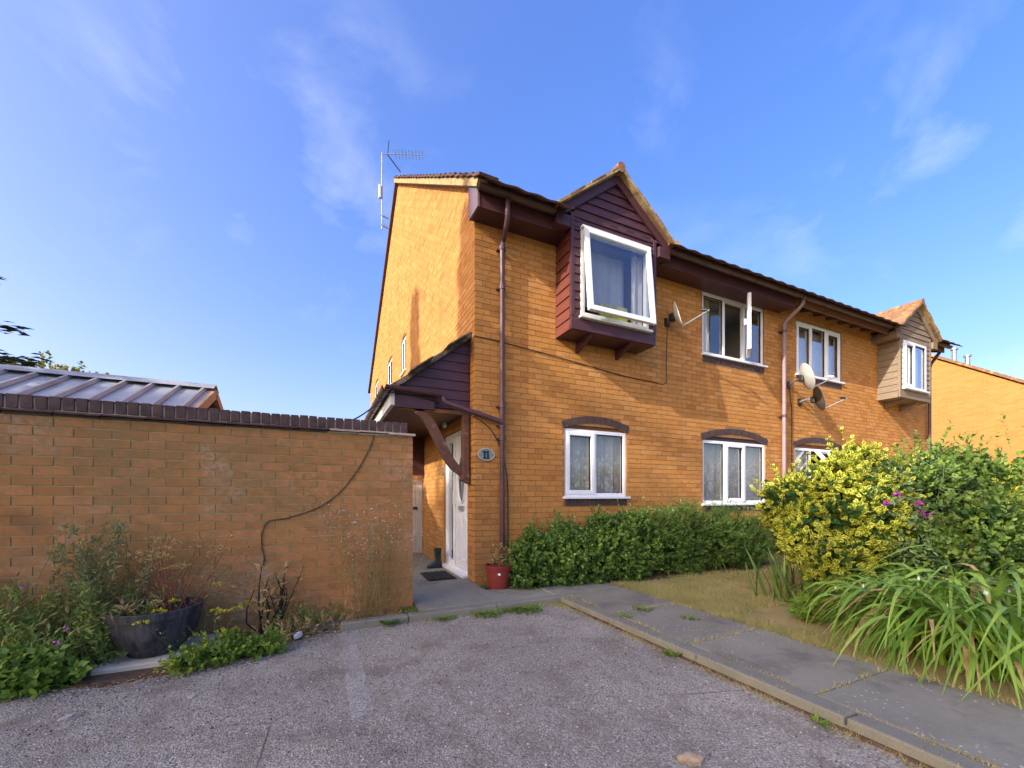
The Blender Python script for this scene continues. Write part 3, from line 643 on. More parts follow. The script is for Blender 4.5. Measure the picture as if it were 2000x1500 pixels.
props(MB().box(-.035, .0, 1.52, 1.58, 1.56, 1.68).build('door_bell', 'metal', bevel=.006), 'small silver door bell on bricks beside white front door', 'door bell')
wl = props(MB().box(-.10, .0, 1.06, 1.2, 2.44, 2.5).build('wall_light', 'black_plastic', bevel=.005), 'small floodlight with sensor under the porch roof', 'wall light')
MB().box(-.16, -.06, 1.02, 1.24, 2.36, 2.46).build('lamp_face', 'lamp_face', wl, bevel=.01); MB().box(-.12, -.07, 1.09, 1.15, 2.27, 2.35).build('sensor', 'upvc', wl, bevel=.01)
gate = empty('garden_gate', (-.5, 3.08, .07), 'white painted plank gate across the side passage', 'gate')
for i in range(7): b = MB(); b.r_now = random.random(); b.box(-.99 + i * .14, -.857 + i * .14, 3.05, 3.075, .1, 1.52); b.build('plank', 'gate_paint', gate, bevel=.004)
MB().box(-.99, -.02, 3.076, 3.11, .3, .42).box(-.99, -.02, 3.076, 3.11, 1.2, 1.32).build('rail', 'gate_paint', gate); MB().box(-.2, -.12, 3.02, 3.05, .95, 1.0).build('latch', 'black_plastic', gate)

# porch roof (lean-to) over the passage
CZ = lambda x: 3.37 + .80 * x
canopy = MB().hexa([(-1.05, .13, CZ(-1.05) - .03), (.0, .13, CZ(0) - .03), (.0, 3.1, CZ(0) - .03), (-1.05, 3.1, CZ(-1.05) - .03), (-1.05, .13, CZ(-1.05)), (.0, .13, CZ(0)), (.0, 3.1, CZ(0)), (-1.05, 3.1, CZ(-1.05))]).build('porch_roof', 'canopy_tile', house)
b = MB(); sl = math.atan(.8)
b.box(-.17, .17, -.005, .30, 0, .016); ctile, _ = b.build('porch_tile', 'canopy_tile', mesh_only=True)
for i in range(5):
    for j in range(10):
        x = -1.02 + i * .235; r = inst('porch_tile', ctile, (x + .1, .12 + .3 * j - (.15 if i % 2 else 0) + .15, CZ(x + .1) + .012 + random.uniform(0, .008)), canopy, (0, -sl + .04 + random.uniform(-.02, .02), random.uniform(-.015, .015)))
z = 2.36; i = 0
while z < 3.3:
    zt = min(z + .125, 3.34); xl = max((z - 3.37 + .02) / .80, -1.0); xt = max((zt - 3.37 + .02) / .80, -1.0); b = MB(); b.r_now = random.random()
    b.hexa([(xl, .17, z), (-.005, .17, z), (-.005, .2, z), (xl, .2, z), (xt, .185, zt + .01), (-.005, .185, zt + .01), (-.005, .2, zt + .01), (xt, .2, zt + .01)]); b.build('cladding_board', 'stained_board', canopy); z += .125
MB().box(-1.0, -.5, .12, .165, 2.31, 2.49).build('fascia_board', 'stained_board', canopy, bevel=.004)
MB().bar((-1.06, .14, CZ(-1.06) - .01), (.0, .14, CZ(0) - .01), .05, .05).build('verge_strip', 'canopy_tile', canopy)
MB().box(-1.045, -1.0, .12, 3.1, 2.33, 2.52).build('side_fascia', 'upvc_dirty', canopy); MB().box(-1.0, -.0, .2, 3.1, 2.34, 2.36).build('soffit', 'stained_board', canopy)
MB().box(-.95, -.12, .155, .2, 2.29, 2.335).build('rail', 'arch_timber', canopy)
MB().box(-.115, -.02, .14, .24, 1.43, 2.36).build('post', 'bracket_wood', canopy, bevel=.012)
# curved bracket
b = MB(); n = 14; cen = []
for i in range(n + 1):
    s = i / n; x = -.74 + .66 * s; zc = 2.30 - .80 * s + .09 * math.sin(s * math.pi * 2) * (1 if s < .5 else .8); cen.append((x, zc))
for i in range(n):
    def off(j):
        x, zc = cen[j]; w = .042 + .018 * math.sin(math.pi * j / n); k = (cen[min(j + 1, n)][0] - cen[max(j - 1, 0)][0], cen[min(j + 1, n)][1] - cen[max(j - 1, 0)][1]); l = math.hypot(*k); nx, nz = -k[1] / l * w, k[0] / l * w
        return (x + nx, zc + nz), (x - nx, zc - nz)
    (a, b_), (c, d_) = off(i), off(i + 1); b.hexa([(b_[0], .155, b_[1]), (d_[0], .155, d_[1]), (d_[0], .23, d_[1]), (b_[0], .23, b_[1]), (a[0], .155, a[1]), (c[0], .155, c[1]), (c[0], .23, c[1]), (a[0], .23, a[1])])
b.build('curved_bracket', 'bracket_wood', canopy)
MB().hexa([(-.14, .15, 1.42), (-.01, .15, 1.36), (-.01, .24, 1.36), (-.14, .24, 1.42), (-.13, .15, 1.5), (-.01, .15, 1.5), (-.01, .24, 1.5), (-.13, .24, 1.5)]).build('bracket_foot', 'bracket_wood', canopy, bevel=.01)
MB().box(-.95, .0, 2.95, 3.04, 1.62, 2.34).build('gable_panel', 'stained_board', canopy)
def half_gutter(b, a, c, r=.056, seg=9):
    a = Vector(a); c = Vector(c); d = (c - a).normalized(); s = d.cross(Vector((0, 0, 1))).normalized(); vs = []
    for rr in (r, r - .006):
        for p in (a, c):
            for k in range(seg): t = math.pi * k / (seg - 1); vs.append(p + s * math.cos(t) * rr - Vector((0, 0, 1)) * math.sin(t) * rr)
    S = seg; fs = [(k, k + 1, S + k + 1, S + k) for k in range(S - 1)] + [(2 * S + k + 1, 2 * S + k, 3 * S + k, 3 * S + k + 1) for k in range(S - 1)]
    fs += [(0, S, 3 * S, 2 * S), (S - 1, 2 * S + S - 1, 3 * S + S - 1, S + S - 1)] + [(k, 2 * S + k, 2 * S + k + 1, k + 1) for k in range(S - 1)] + [(S + k + 1, 3 * S + k + 1, 3 * S + k, S + k) for k in range(S - 1)]
    return b.add(vs, fs)
g = half_gutter(MB(), (-1.105, .0, 2.53), (-1.105, 3.1, 2.53)).build('gutter', 'gutter', canopy, True)
b = MB(); [half_gutter(b, (-1.105, y, 2.53), (-1.105, y + .03, 2.53), .062) for y in (.05, .5, 1.0, 1.5, 2.0, 2.5)]; b.build('gutter_bracket', 'gutter', canopy, True)
half_gutter(MB(), (-1.12, .055, 2.545), (-.42, .055, 2.51), .05).build('gutter', 'purple_pipe', canopy, True)
MB().tube([(-.41, .055, 2.50), (-.40, .05, 2.43), (-.37, .04, 2.40), (.30, -.09, 2.20), (.36, -.1, 2.17)], .034, 12).build('waste_pipe', 'purple_pipe', canopy, True)

# ------------------------------------------------------------------ main roof, eaves and rainwater pipes
def roof(h, x0, x1):
    rt = MB().hexa([(x0, -.40, 5.015), (x1, -.40, 5.015), (x1, 6.05, 9.60), (x0, 6.05, 9.60), (x0, -.40, 5.05), (x1, -.40, 5.05), (x1, 6.05, 9.65), (x0, 6.05, 9.65)]).build('roof', 'roof_tile', h)
    MB().hexa([(x0, 6.05, 9.58), (x1, 6.05, 9.58), (x1, YB + .3, 5.71), (x0, YB + .3, 5.71), (x0, 6.05, 9.64), (x1, 6.05, 9.64), (x1, YB + .3, 5.77), (x0, YB + .3, 5.77)]).build('rear_slope', 'roof_tile', rt)
    return rt
rA = roof(house, -.06, HX); rB = roof(house2, HX, HEND + .06)
# clay tiles: three courses at the eaves
b = MB(); N_ = 8; vs = []
for s in range(2):
    for k in range(N_ + 1):
        u = k / N_; zz = .007 * math.sin(u * 2 * math.pi) + .02; vs += [(u * .3 - .15, 0 if s == 0 else .42, zz + .0), (u * .3 - .15, 0 if s == 0 else .42, zz + .016)]
o = 2 * (N_ + 1)
b.add(vs, [(2 * k + 1, 2 * k + 3, o + 2 * k + 3, o + 2 * k + 1) for k in range(N_)] + [(2 * k, o + 2 * k, o + 2 * k + 2, 2 * k + 2) for k in range(N_)] + [(2 * k, 2 * k + 2, 2 * k + 3, 2 * k + 1) for k in range(N_)])
TM = []
for i in range(5): b.r = [random.random()] * len(b.f); TM.append(b.build('roof_tile', 'roof_tile', mesh_only=True)[0])
pitch = math.atan(.713)
for j in range(2):
    for i in range(42):
        x = .09 + i * .3; h = rA if x < HX else rB
        if x < HEND and not (.95 < x < 2.95 or 9.6 < x < 11.7) or j == 0 and x < HEND and not (1.1 < x < 2.85 or 9.7 < x < 11.6): inst('roof_tile', random.choice(TM), (x, -.43 + j * .33 * math.cos(pitch), 5.005 + j * .33 * math.sin(pitch) + .012), h, (pitch - .04, 0, random.uniform(-.01, .01)))
# verge: bedding strip and tile ends up the gable
vg = MB().bar((-.045, -.40, 5.0), (-.045, 6.05, 9.59), .13, .085).build('verge', 'verge', rA)
MB().bar((-.03, 6.05, 9.58), (-.03, YB + .3, 5.70), .1, .07).build('verge_board', 'stained_board', rA)
vt = MB().box(-.085, .16, 0, .30, 0, .03); vt.r = [.4] * len(vt.f); vtm, _ = vt.build('verge_tile', 'roof_tile', mesh_only=True)
L_ = math.hypot(6.45, 4.6); n = 26
for i in range(n):
    s = i / n; inst('verge_tile', vtm, (-.02 + random.uniform(-.006, .006), -.42 + 6.45 * s, 5.045 + 4.6 * s + random.uniform(0, .01)), rA, (pitch - .075, 0, random.uniform(-.02, .02)))
# boxed eaves, left house; open eaves, right house
ev = MB().box(-.075, 1.0, -.325, -.30, 4.77, 4.97).build('fascia', 'stained_board', house); MB().box(2.93, HX, -.325, -.30, 4.77, 4.97).build('fascia', 'stained_board', house)
MB().box(-.075, HX, -.30, .0, 4.795, 4.81).build('soffit', 'stained_board', ev); MB().hexa([(-.08, -.335, 4.765), (-.055, -.335, 4.765), (-.055, .0, 4.79), (-.08, .0, 4.79), (-.08, -.335, 5.02), (-.055, -.335, 5.02), (-.055, .02, 5.25), (-.08, .02, 5.25)]).build('box_end', 'sunlit_stained_board', ev)
ev2 = MB().box(HX, 9.7, -.32, -.295, 4.84, 4.97).build('fascia', 'rust', house2); MB().box(11.65, HEND, -.32, -.295, 4.84, 4.97).build('fascia', 'rust', house2)
for i in range(14):
    x = HX + .25 + i * .45
    if x < HEND: MB().hexa([(x, -.29, 4.85), (x + .045, -.29, 4.85), (x + .045, .0, 4.95), (x, .0, 4.95), (x, -.29, 4.95), (x + .045, -.29, 4.95), (x + .045, .0, 5.16), (x, .0, 5.16)]).build('rafter_end', 'brown_stem', ev2)
def rain_gutter(h, x0, x1):
    g = half_gutter(MB(), (x0, -.385, 4.985), (x1, -.385, 4.985), .058).build('gutter', 'gutter', h, True)
    x = x0 + .2
    while x < x1 - .05: half_gutter(MB(), (x, -.385, 4.985), (x + .035, -.385, 4.985), .064).build('gutter_clip', 'gutter', g, True); x += .62
    return g
g1 = rain_gutter(house, -.09, .98); g2 = rain_gutter(house, 2.96, HX); g3 = rain_gutter(house2, HX + .01, 9.62); g4 = rain_gutter(house2, 11.7, HEND + .1)
dp = MB().tube([(.30, -.385, 4.95), (.30, -.385, 4.80), (.32, -.34, 4.72), (.36, -.1, 4.58), (.36, -.075, 4.5), (.36, -.075, .1)], .034, 12).build('downpipe', 'purple_pipe', house, True)
for z in (4.47, 3.95, 2.38, 1.95, 2.12): MB().tube([(.36, -.075, z), (.36, -.075, z + .05)], .043, 12).box(.30, .42, -.05, 0.0, z + .01, z + .03).build('pipe_clip', 'purple_pipe', dp)
simple('pale_pipe', (.30, .21, .215), .45, .2, 4)
dp2 = MB().tube([(6.42, -.385, 4.95), (6.42, -.385, 4.86), (6.40, -.32, 4.78), (6.36, -.1, 4.62), (6.36, -.075, 4.55), (6.36, -.075, .1)], .036, 12).build('downpipe', 'pale_pipe', house2, True)
for z in (4.4, 2.75, 1.2): MB().tube([(6.36, -.075, z), (6.36, -.075, z + .05)], .046, 12).box(6.28, 6.44, -.05, 0.0, z + .01, z + .03).build('pipe_clip', 'purple_pipe', dp2)
MB().tube([(12.38, -.3, 4.93), (12.35, -.1, 4.6), (12.35, -.075, 4.5), (12.35, -.075, .1)], .036, 12).build('downpipe', 'purple_pipe', house2, True)

# ------------------------------------------------------------------ bay windows
def bay(h, x0, x1, D, zb, ze, apex, style):
    xc = (x0 + x1) / 2; over = .27; bm, sm, dm = (('stained_board', 'stained_red', 'stained_board') if style == 0 else ('grey_board', 'grey_board', 'grey_board'))
    core = MB().box(x0 + .03, x1 - .03, -D + .03, .0, zb + .02, zb + .06).box(x0 + .02, x0 + .04, -D + .03, 0, zb, ze).box(x1 - .04, x1 - .02, -D + .03, 0, zb, ze).build('bay_window', bm, h)
    W0, W1, V0, V1 = (x0 + .155, x1 - .155, zb + .19, zb + 1.385) if style == 0 else (x0 + .12, x1 - .26, zb + .22, zb + 1.30)
    # bottom board, corner posts
    MB().box(x0, x1, -D, -D + .03, zb, zb + .17).build('bottom_board', bm, core, bevel=.003)
    for a in (x0, x1 - .045): MB().box(a - .004, a + .049, -D - .006, -D + .04, zb + .171, ze + .02).build('corner_post', bm, core, bevel=.003)
    # side boards
    n = 10; hh = (ze - zb) / n
    for k in range(n):
        z0 = zb + k * hh
        for sx, sgn in ((x0, -1), (x1, 1)):
            b = MB(); b.r_now = random.random(); e = .022
            b.hexa([(sx - sgn * .02, -D + .04, z0), (sx + sgn * .0 + sgn * e * .3, -D + .04, z0), (sx + sgn * e * .3, -.0, z0), (sx - sgn * .02, 0, z0), (sx - sgn * .02, -D + .04, z0 + hh), (sx - sgn * .012, -D + .04, z0 + hh), (sx - sgn * .012, 0, z0 + hh), (sx - sgn * .02, 0, z0 + hh)] if sgn > 0 else
                   [(sx - e * .3, -D + .04, z0), (sx + .02, -D + .04, z0), (sx + .02, 0, z0), (sx - e * .3, 0, z0), (sx + .012, -D + .04, z0 + hh), (sx + .02, -D + .04, z0 + hh), (sx + .02, 0, z0 + hh), (sx + .012, 0, z0 + hh)])
            b.build('side_board', sm, core)
    # front boards left and right of the window
    k = 0; z0 = zb + .171; hb = .118
    while z0 < ze - .02:
        z1 = min(z0 + hb, ze + .02)
        for a, c in ((x0 + .05, W0 - .004), (W1 + .004, x1 - .05)):
            b = MB(); b.r_now = random.random(); b.hexa([(a, -D - .004, z0), (c, -D - .004, z0), (c, -D + .02, z0), (a, -D + .02, z0), (a, -D + .012, z1), (c, -D + .012, z1), (c, -D + .02, z1), (a, -D + .02, z1)]); b.build('front_board', bm, core)
        z0 += hb
    # gable boards
    z0 = V1 + .01; hg = .125; sl = (apex - ze) / (xc - x0 + over)
    b = MB(); b.box(x0 + .05, x1 - .05, -D + .021, -D + .03, V1, ze + .05).build('gable_backing', bm, core)
    while z0 < apex - .12:
        z1 = z0 + hg - .004; w0 = min((apex - z0) / sl - .02, xc - x0 - .05); w1 = min((apex - z1) / sl - .02, xc - x0 - .05)
        if w1 > .02:
            b = MB(); b.r_now = random.random(); b.hexa([(xc - w0, -D - .006, z0), (xc + w0, -D - .006, z0), (xc + w0, -D + .02, z0), (xc - w0, -D + .02, z0), (xc - w1, -D + .012, z1), (xc + w1, -D + .012, z1), (xc + w1, -D + .02, z1), (xc - w1, -D + .02, z1)]); b.build('gable_board', bm, core)
        z0 += hg
    # roof: two slopes with separate tiles, barge boards, soffit boxes
    yb = .75; th = math.atan(sl); yf = -D - .12; wd = xc - x0 + over
    for sg in (-1, 1):
        xe = xc + sg * wd
        MB().hexa([(xe, yf + .03, ze - .02), (xc, yf + .03, apex - .02), (xc, yb, apex - .02), (xe, yb, ze - .02), (xe, yf + .03, ze + .015), (xc, yf + .03, apex + .015), (xc, yb, apex + .015), (xe, yb, ze + .015)] if sg < 0 else
                  [(xc, yf + .03, apex - .02), (xe, yf + .03, ze - .02), (xe, yb, ze - .02), (xc, yb, apex - .02), (xc, yf + .03, apex + .015), (xe, yf + .03, ze + .015), (xe, yb, ze + .015), (xc, yb, apex + .015)]).build('bay_roof', 'bay_tile', core)
        ln = math.hypot(wd, apex - ze); nr = 6; nc = 5
        for i in range(nr):
            for j in range(nc):
                s = (i + .0) / nr; x = xe - sg * wd * s; z = ze + (apex - ze) * s; y0 = yf + .0 + j * .23 + (.0 if i % 2 == 0 else -.06); b = MB(); b.r_now = random.random(); lt = ln / nr * 1.35; cx_, cz2 = sg * -math.cos(th) * lt, math.sin(th) * lt; y0 = max(y0, yf - .01)
                lift = .03 + random.uniform(0, .008); y1 = y0 + .222
                P0 = [(x, y0, z + lift - .018), (x, y1, z + lift - .018), (x + cx_, y1, z + cz2 + lift * .3), (x + cx_, y0, z + cz2 + lift * .3)]
                if i == nr - 1: P0[2] = (x + cx_ * .7, y1, z + cz2 * .7 + .02); P0[3] = (x + cx_ * .7, y0, z + cz2 * .7 + .02)
                P1 = [(p[0], p[1], p[2] + .02) for p in P0]
                if sg > 0: P0, P1 = [P0[i_] for i_ in (1, 0, 3, 2)], [P1[i_] for i_ in (1, 0, 3, 2)]
                b.hexa(P0 + P1); b.build('bay_tile', 'bay_tile', core, jit=.003)
        # barge board on the front, mortar line under the tiles
        a_ = (xe + sg * -.06, 0, ze - .07); t_ = (xc, 0, apex - .075)
        b = MB(); b.prism([(xe - sg * .02, -D - .035, ze - .14), (xc, -D - .035, apex - .165), (xc, -D - .035, apex - .02), (xe - sg * .02, -D - .035, ze - .0)][::(1 if sg < 0 else -1)], (0, .028, 0)); b.build('barge_board', bm if style == 0 else 'grey_board', core)
        b = MB(); b.prism([(xe - sg * .0, yf - .005, ze - .015), (xc, yf - .005, apex - .025), (xc, yf - .005, apex + .02), (xe, yf - .005, ze + .028)][::(1 if sg < 0 else -1)], (0, .1, 0)); b.build('verge', 'verge', core)
        xs = sorted((xe - sg * .02, xe - sg * (over - .03))); MB().box(xs[0], xs[1], -D - .037, .0, ze - .20, ze - .045).build('eaves_box', bm if style == 0 else 'grey_board', core, bevel=.004)
    for i in range(4): b = MB(); b.r_now = random.random(); b.tube([(xc, yf - .01 + i * .3, apex + .005), (xc, yf + .295 + i * .3, apex + .01)], .07, 10); b.build('ridge_tile', 'bay_tile', core, True)
    # brackets under
    for u in (.22, .70):
        x = x0 + (x1 - x0) * u; MB().prism([(x, -.005, zb - .16), (x, -.33, zb - .04), (x, -.36, zb + .0), (x, -.005, zb + .0)], (.06, 0, 0)).build('bay_bracket', bm, core, bevel=.004)
    MB().box(x0 + .02, x1 - .02, -D + .02, 0, zb - .006, zb + .019).build('bay_floor', bm, core)
    to = FR(-D); wm = 'upvc_dirty'
    if style == 0:
        f = window(core, (W0, W1, V0, V1), to, [], skip=(0,), mat=wm, n0=-.05, n1=.02, sillproj=.06); f.name = 'window_frame'
        th2 = rad(5.5); Hs = V1 - V0 - .03
        def T(u, n, v): return (u, -D - .025 - n * math.cos(th2) - v * math.sin(th2), V1 - .015 - v * math.cos(th2) + n * math.sin(th2))
        for q in list(f.children): q.parent = core; q.matrix_parent_inverse = INV[core.name]
        b = MB(); ring(b, T, W0 + .015, W1 - .015, 0, Hs, .072, 0, .055); b.build('open_sash', 'upvc', core, bevel=.008)
        MB().add([T(W0 + .08, .03, .065), T(W1 - .08, .03, .065), T(W1 - .08, .03, Hs - .065), T(W0 + .08, .03, Hs - .065)], [(0, 1, 2, 3)]).build('pane', 'glass', core)
        MB().box(W0 - .01, W1 + .01, -D - .06, -D + .02, V1 - .012, V1 + .022).build('head_bead', wm, core, bevel=.006)
        curtain(core, to, W1 - .2, W1 - .03, V0, V1, -.12, 'curtain', .02, 60); curtain(core, to, W0 + .02, W1 - .2, V0 + .3, V1, -.3, 'grey_net', .01, 20); MB().box(W0 + .45, W1 - .25, -D + .16, -D + .2, V0 - .02, V0 + .35).build('blind', 'yellow_green', core)
    else:
        f = window(core, (W0, W1, V0, V1), to, [.46], sashes=(0,), mat='upvc', n0=-.05, n1=.02, sillproj=.07); f.name = 'window_frame'
        for q in list(f.children): q.parent = core; q.matrix_parent_inverse = INV[core.name]
        curtain(core, to, W0, W1, V0, V1, -.14, 'curtain', .015, 50)
    return core
bay1 = bay(house, 1.23, 2.735, .40, 3.47, 5.0, 5.80, 0)
bay2 = bay(house2, 9.97, 11.42, .42, 3.45, 4.95, 5.68, 1)
MB().bar((2.95, -.42, 5.03), (3.12, -.46, 5.06), .07, .05).build('eaves_tile', 'bay_tile', bay1)
# porch of the right house, seen only past its end
b = MB(); b.prism([(HEND + .01, .3, 2.3), (HEND + 1.0, .3, 2.3), (HEND + 1.0, .3, 2.55), (HEND + .01, .3, 3.4)], (0, .05, 0)); b.build('porch_cladding', 'grey_board', house2)
MB().hexa([(HEND, .24, 3.36), (HEND + 1.05, .24, 2.52), (HEND + 1.05, 3, 2.52), (HEND, 3, 3.36), (HEND, .24, 3.42), (HEND + 1.05, .24, 2.58), (HEND + 1.05, 3, 2.58), (HEND, 3, 3.42)]).build('porch_roof', 'canopy_tile', house2)

# ------------------------------------------------------------------ things fixed to the houses
def dish(mount, c, look, rx, rz, label, mat='dish', arm_to=None):
    root = empty('satellite_dish', mount, label, 'satellite dish', 'satellite dishes on the brick front'); look = Vector(look).normalized(); u = look.cross(Vector((0, 0, 1))).normalized(); w = u.cross(look); c = Vector(c); b = MB(); n = 24; R_ = 5
    rows = []
    for s in (0, 1):
        for i in range(R_ + 1):
            r_ = i / R_; rows.append([c + u * (rx * r_ * math.cos(2 * math.pi * k / n)) + w * (rz * r_ * math.sin(2 * math.pi * k / n)) + look * (.07 * r_ * r_ - .07 - .008 * s) for k in range(n)])
    vs = [p for r_ in rows for p in r_]; fs = []
    for s in (0, 1):
        for i in range(R_):
            for k in range(n):
                q = (((R_ + 1) * s + i) * n + k, ((R_ + 1) * s + i) * n + (k + 1) % n, ((R_ + 1) * s + i + 1) * n + (k + 1) % n, ((R_ + 1) * s + i + 1) * n + k); fs.append(q if s else q[::-1])
    fs += [(R_ * n + k, R_ * n + (k + 1) % n, (2 * R_ + 1) * n + (k + 1) % n, (2 * R_ + 1) * n + k) for k in range(n)]
    b.add(vs, fs); b.build('reflector', mat, root, True)
    m = Vector(mount); MB().box(m.x - .05, m.x + .05, -.02, 0.0, m.z - .07, m.z + .07).build('wall_plate', 'black_plastic', root)
    back = c - look * .10; MB().tube([m + Vector((0, -.01, 0)), (m + back) / 2 + Vector((0, -.02, .03)), back], .018, 8).build('mount_arm', 'metal', root, True)
    MB().box(back.x - .05, back.x + .05, back.y - .04, back.y + .04, back.z - .06, back.z + .06).build('bracket', 'black_plastic', root, bevel=.01)
    lnb = c - w * (rz * .95) + look * .42 + w * .08; MB().tube([c - w * rz * .9 - look * .02, lnb], .011, 8).build('feed_arm', 'metal', root, True)
    MB().tube([lnb - look * .03 + w * .01, lnb + w * .05 - look * .1], [.028, .022], 10).build('receiver', 'upvc_dirty' if mat == 'dish' else 'black_plastic', root, True); return root
dish((3.36, 0, 4.08), (3.38, -.24, 4.12), (.60, -.75, .28), .17, .225, 'pale satellite dish beside the open upstairs window, left of the dishes', 'upvc_dirty')
dish((6.60, 0, 3.42), (6.60, -.36, 3.50), (.72, -.55, .30), .23, .27, 'grey satellite dish beside the right downpipe, upper of the pair')
dish((6.96, 0, 3.12), (7.10, -.30, 3.15), (.66, -.66, .28), .22, .26, 'dark satellite dish below the upstairs window, lower of the pair', 'dark_dish')
an = empty('tv_aerial', (-.1, 7.95, 9.5), 'thin rooftop television aerial on mast at the gable', 'aerial')
MB().tube([(-.18, 7.95, 9.4), (-.18, 7.95, 11.75)], .022, 8).build('mast', 'metal', an, True)
MB().tube([(-.22, 7.95, 11.72), (1.0, 7.6, 11.85)], .014, 6).build('boom', 'metal', an, True)
for i in range(9):
    s = .35 + i * .08; p = Vector((-.22, 7.95, 11.72)).lerp(Vector((1.0, 7.6, 11.85)), s); MB().tube([p + Vector((.05, .18, -.0)), p - Vector((.05, .18, -.0))], .008, 5).tube([p + Vector((0, 0, .1)), p - Vector((0, 0, .06))], .006, 5).build('element', 'metal', an)
for dz in (.45, -.4): MB().bar((-.02, 7.9, 11.72), (.02 + (.35 if dz < 0 else 0), 7.9, 11.72 + dz), .03, .02).build('reflector_bar', 'dark_stem', an)
MB().box(-.28, -.2, 7.9, 8.0, 10.35, 10.75).build('amplifier', 'cream', an, bevel=.02); MB().bar((-.2, 7.95, 9.55), (.02, 7.95, 9.5), .04, .04).bar((-.2, 7.95, 9.85), (.02, 7.95, 9.8), .04, .04).bar((.0, 7.95, 9.45), (.0, 7.95, 9.9), .04, .03).build('mast_bracket', 'metal', an)
# cables
def cable(name, pts, r, mat, label):
    P = [Vector(p) for p in pts]; out = []
    for i in range(len(P) - 1):
        p0, p1, p2, p3 = P[max(i - 1, 0)], P[i], P[i + 1], P[min(i + 2, len(P) - 1)]
        for k in range(6):
            t = k / 6; out.append(.5 * ((2 * p1) + (p2 - p0) * t + (2 * p0 - 5 * p1 + 4 * p2 - p3) * t * t + (3 * p1 - p0 - 3 * p2 + p3) * t ** 3))
    out.append(P[-1]); return props(MB().tube(out, r, 6).build(name, mat, None, True), label, 'cable')
cable('black_cable', [(-.01, -.008, 3.30), (.5, -.012, 3.27), (1.3, -.012, 3.2), (2.4, -.012, 3.09), (3.05, -.012, 3.06), (3.33, -.012, 3.08), (3.34, -.012, 3.4), (3.36, -.02, 4.0)], .006, 'black_plastic', 'thin black cable clipped along the brick front below the purple bay')
cable('black_cable', [(6.62, -.02, 3.38), (6.66, -.02, 3.1), (6.7, -.015, 2.95), (6.71, -.012, 2.2), (6.71, -.012, 1.0)], .007, 'black_plastic', 'thin black cable hanging down from dishes on the right house')
cable('black_cable', [(-.36, .0, 2.34), (.05, -.05, 2.2), (.3, -.05, 1.95), (.44, -.04, 1.5), (.47, -.02, .9), (.47, -.02, .5)], .007, 'black_plastic', 'black cable looping from the porch pipe down past the downpipe')
cable('black_cable', [(-1.322, -0.768, 1.854), (-1.375, -0.768, 1.683), (-1.48, -0.768, 1.476), (-1.642, -0.768, 1.249), (-1.842, -0.768, 1.094), (-2.096, -0.768, 1.003), (-2.238, -0.768, 0.978), (-2.282, -0.768, 0.901), (-2.293, -0.768, 0.787), (-2.274, -0.768, 0.648), (-2.282, -0.768, 0.584)], .0045, 'black_plastic', 'black cable trailing down the face of the garden wall')
cable('black_cable', [(-.45, .10, 2.42), (-.8, .1, 2.47), (-1.05, .05, 2.46), (-1.2, -.1, 2.3), (-1.5, -.4, 2.02), (-1.75, -.58, 1.95)], .008, 'black_plastic', 'black cable strung from the porch gutter to the wall top')
# house number plate
pl = empty('house_number_sign', (.155, -.02, 1.70), 'oval grey house number plate reading 11 on the corner bricks', 'house number')
b = MB(); n = 28; b.add([(.155 + .118 * math.cos(2 * math.pi * k / n), y, 1.757 + .083 * math.sin(2 * math.pi * k / n)) for y in (-.004, -.018) for k in range(n)], [tuple(range(n, 2 * n))[::-1]] + [(k, (k + 1) % n, n + (k + 1) % n, n + k)[::-1] for k in range(n)]); b.build('plate', 'sign_plate', pl)
b = MB(); b.tube([(.155 + .114 * math.cos(2 * math.pi * k / n), -.019, 1.757 + .079 * math.sin(2 * math.pi * k / n)) for k in range(n + 1)], .005, 6); b.build('rim', 'cream', pl, True)
for x in (.132, .178): b = MB(); b.box(x - .011, x + .011, -.026, -.017, 1.71, 1.805).box(x - .026, x + .026, -.026, -.017, 1.703, 1.716).hexa([(x - .03, -.026, 1.775), (x - .011, -.026, 1.787), (x - .011, -.017, 1.787), (x - .03, -.017, 1.775), (x - .03, -.026, 1.79), (x - .011, -.026, 1.806), (x - .011, -.017, 1.806), (x - .03, -.017, 1.79)]); b.build('digit', 'black_plastic', pl)

# ------------------------------------------------------------------ garden wall
GX0, GX1, GY = -6.6, -.95, -.76
gw = empty('garden_wall', (-3.8, GY, .1), 'weathered brown brick garden wall with dark brick coping at left', 'garden wall')
core = MB().box(GX0, GX1 - .007, GY + .006, GY + .21, -.05, 1.82).build('wall_body', 'wall_mortar', gw)
gr = courses(0, GX1 - GX0, .005, 1.805, lambda z: [], 1)
def gbox(r): a, b_ = GX1 - r[1], GX1 - r[0]; return box8(a, b_, GY, GY + (.215 if r[0] < .01 and r[1] < .12 else BD), r[2], r[3])
lay(gr, gbox, 'wall_brick', core, 300)
for z, e in ((1.812, .0), (1.830, .035)):
    x = GX1 + e * .6
    while x > GX0: L = .27; b = MB(); b.r_now = random.random(); b.box(x - L + .004, x - .002, GY - .012 - e, GY + .225 + e, z, z + .016); b.build('creasing_tile', 'dark_brick' if x < -1.6 else 'pale_mortar', gw, jit=.002); x -= L
MB().box(GX0, GX1 - .06, GY + .006, GY + .207, 1.846, 1.94).build('coping_mortar', 'pale_mortar', gw)
x = GX1 - .055
while x > GX0: b = MB(); b.r_now = random.random(); b.box(x - .066, x, GY - .004, GY + .213, 1.858, 1.958 + random.uniform(-.003, .004)); b.build('coping_brick', 'dark_brick', gw, bevel=.004, jit=.0015); x -= .0765

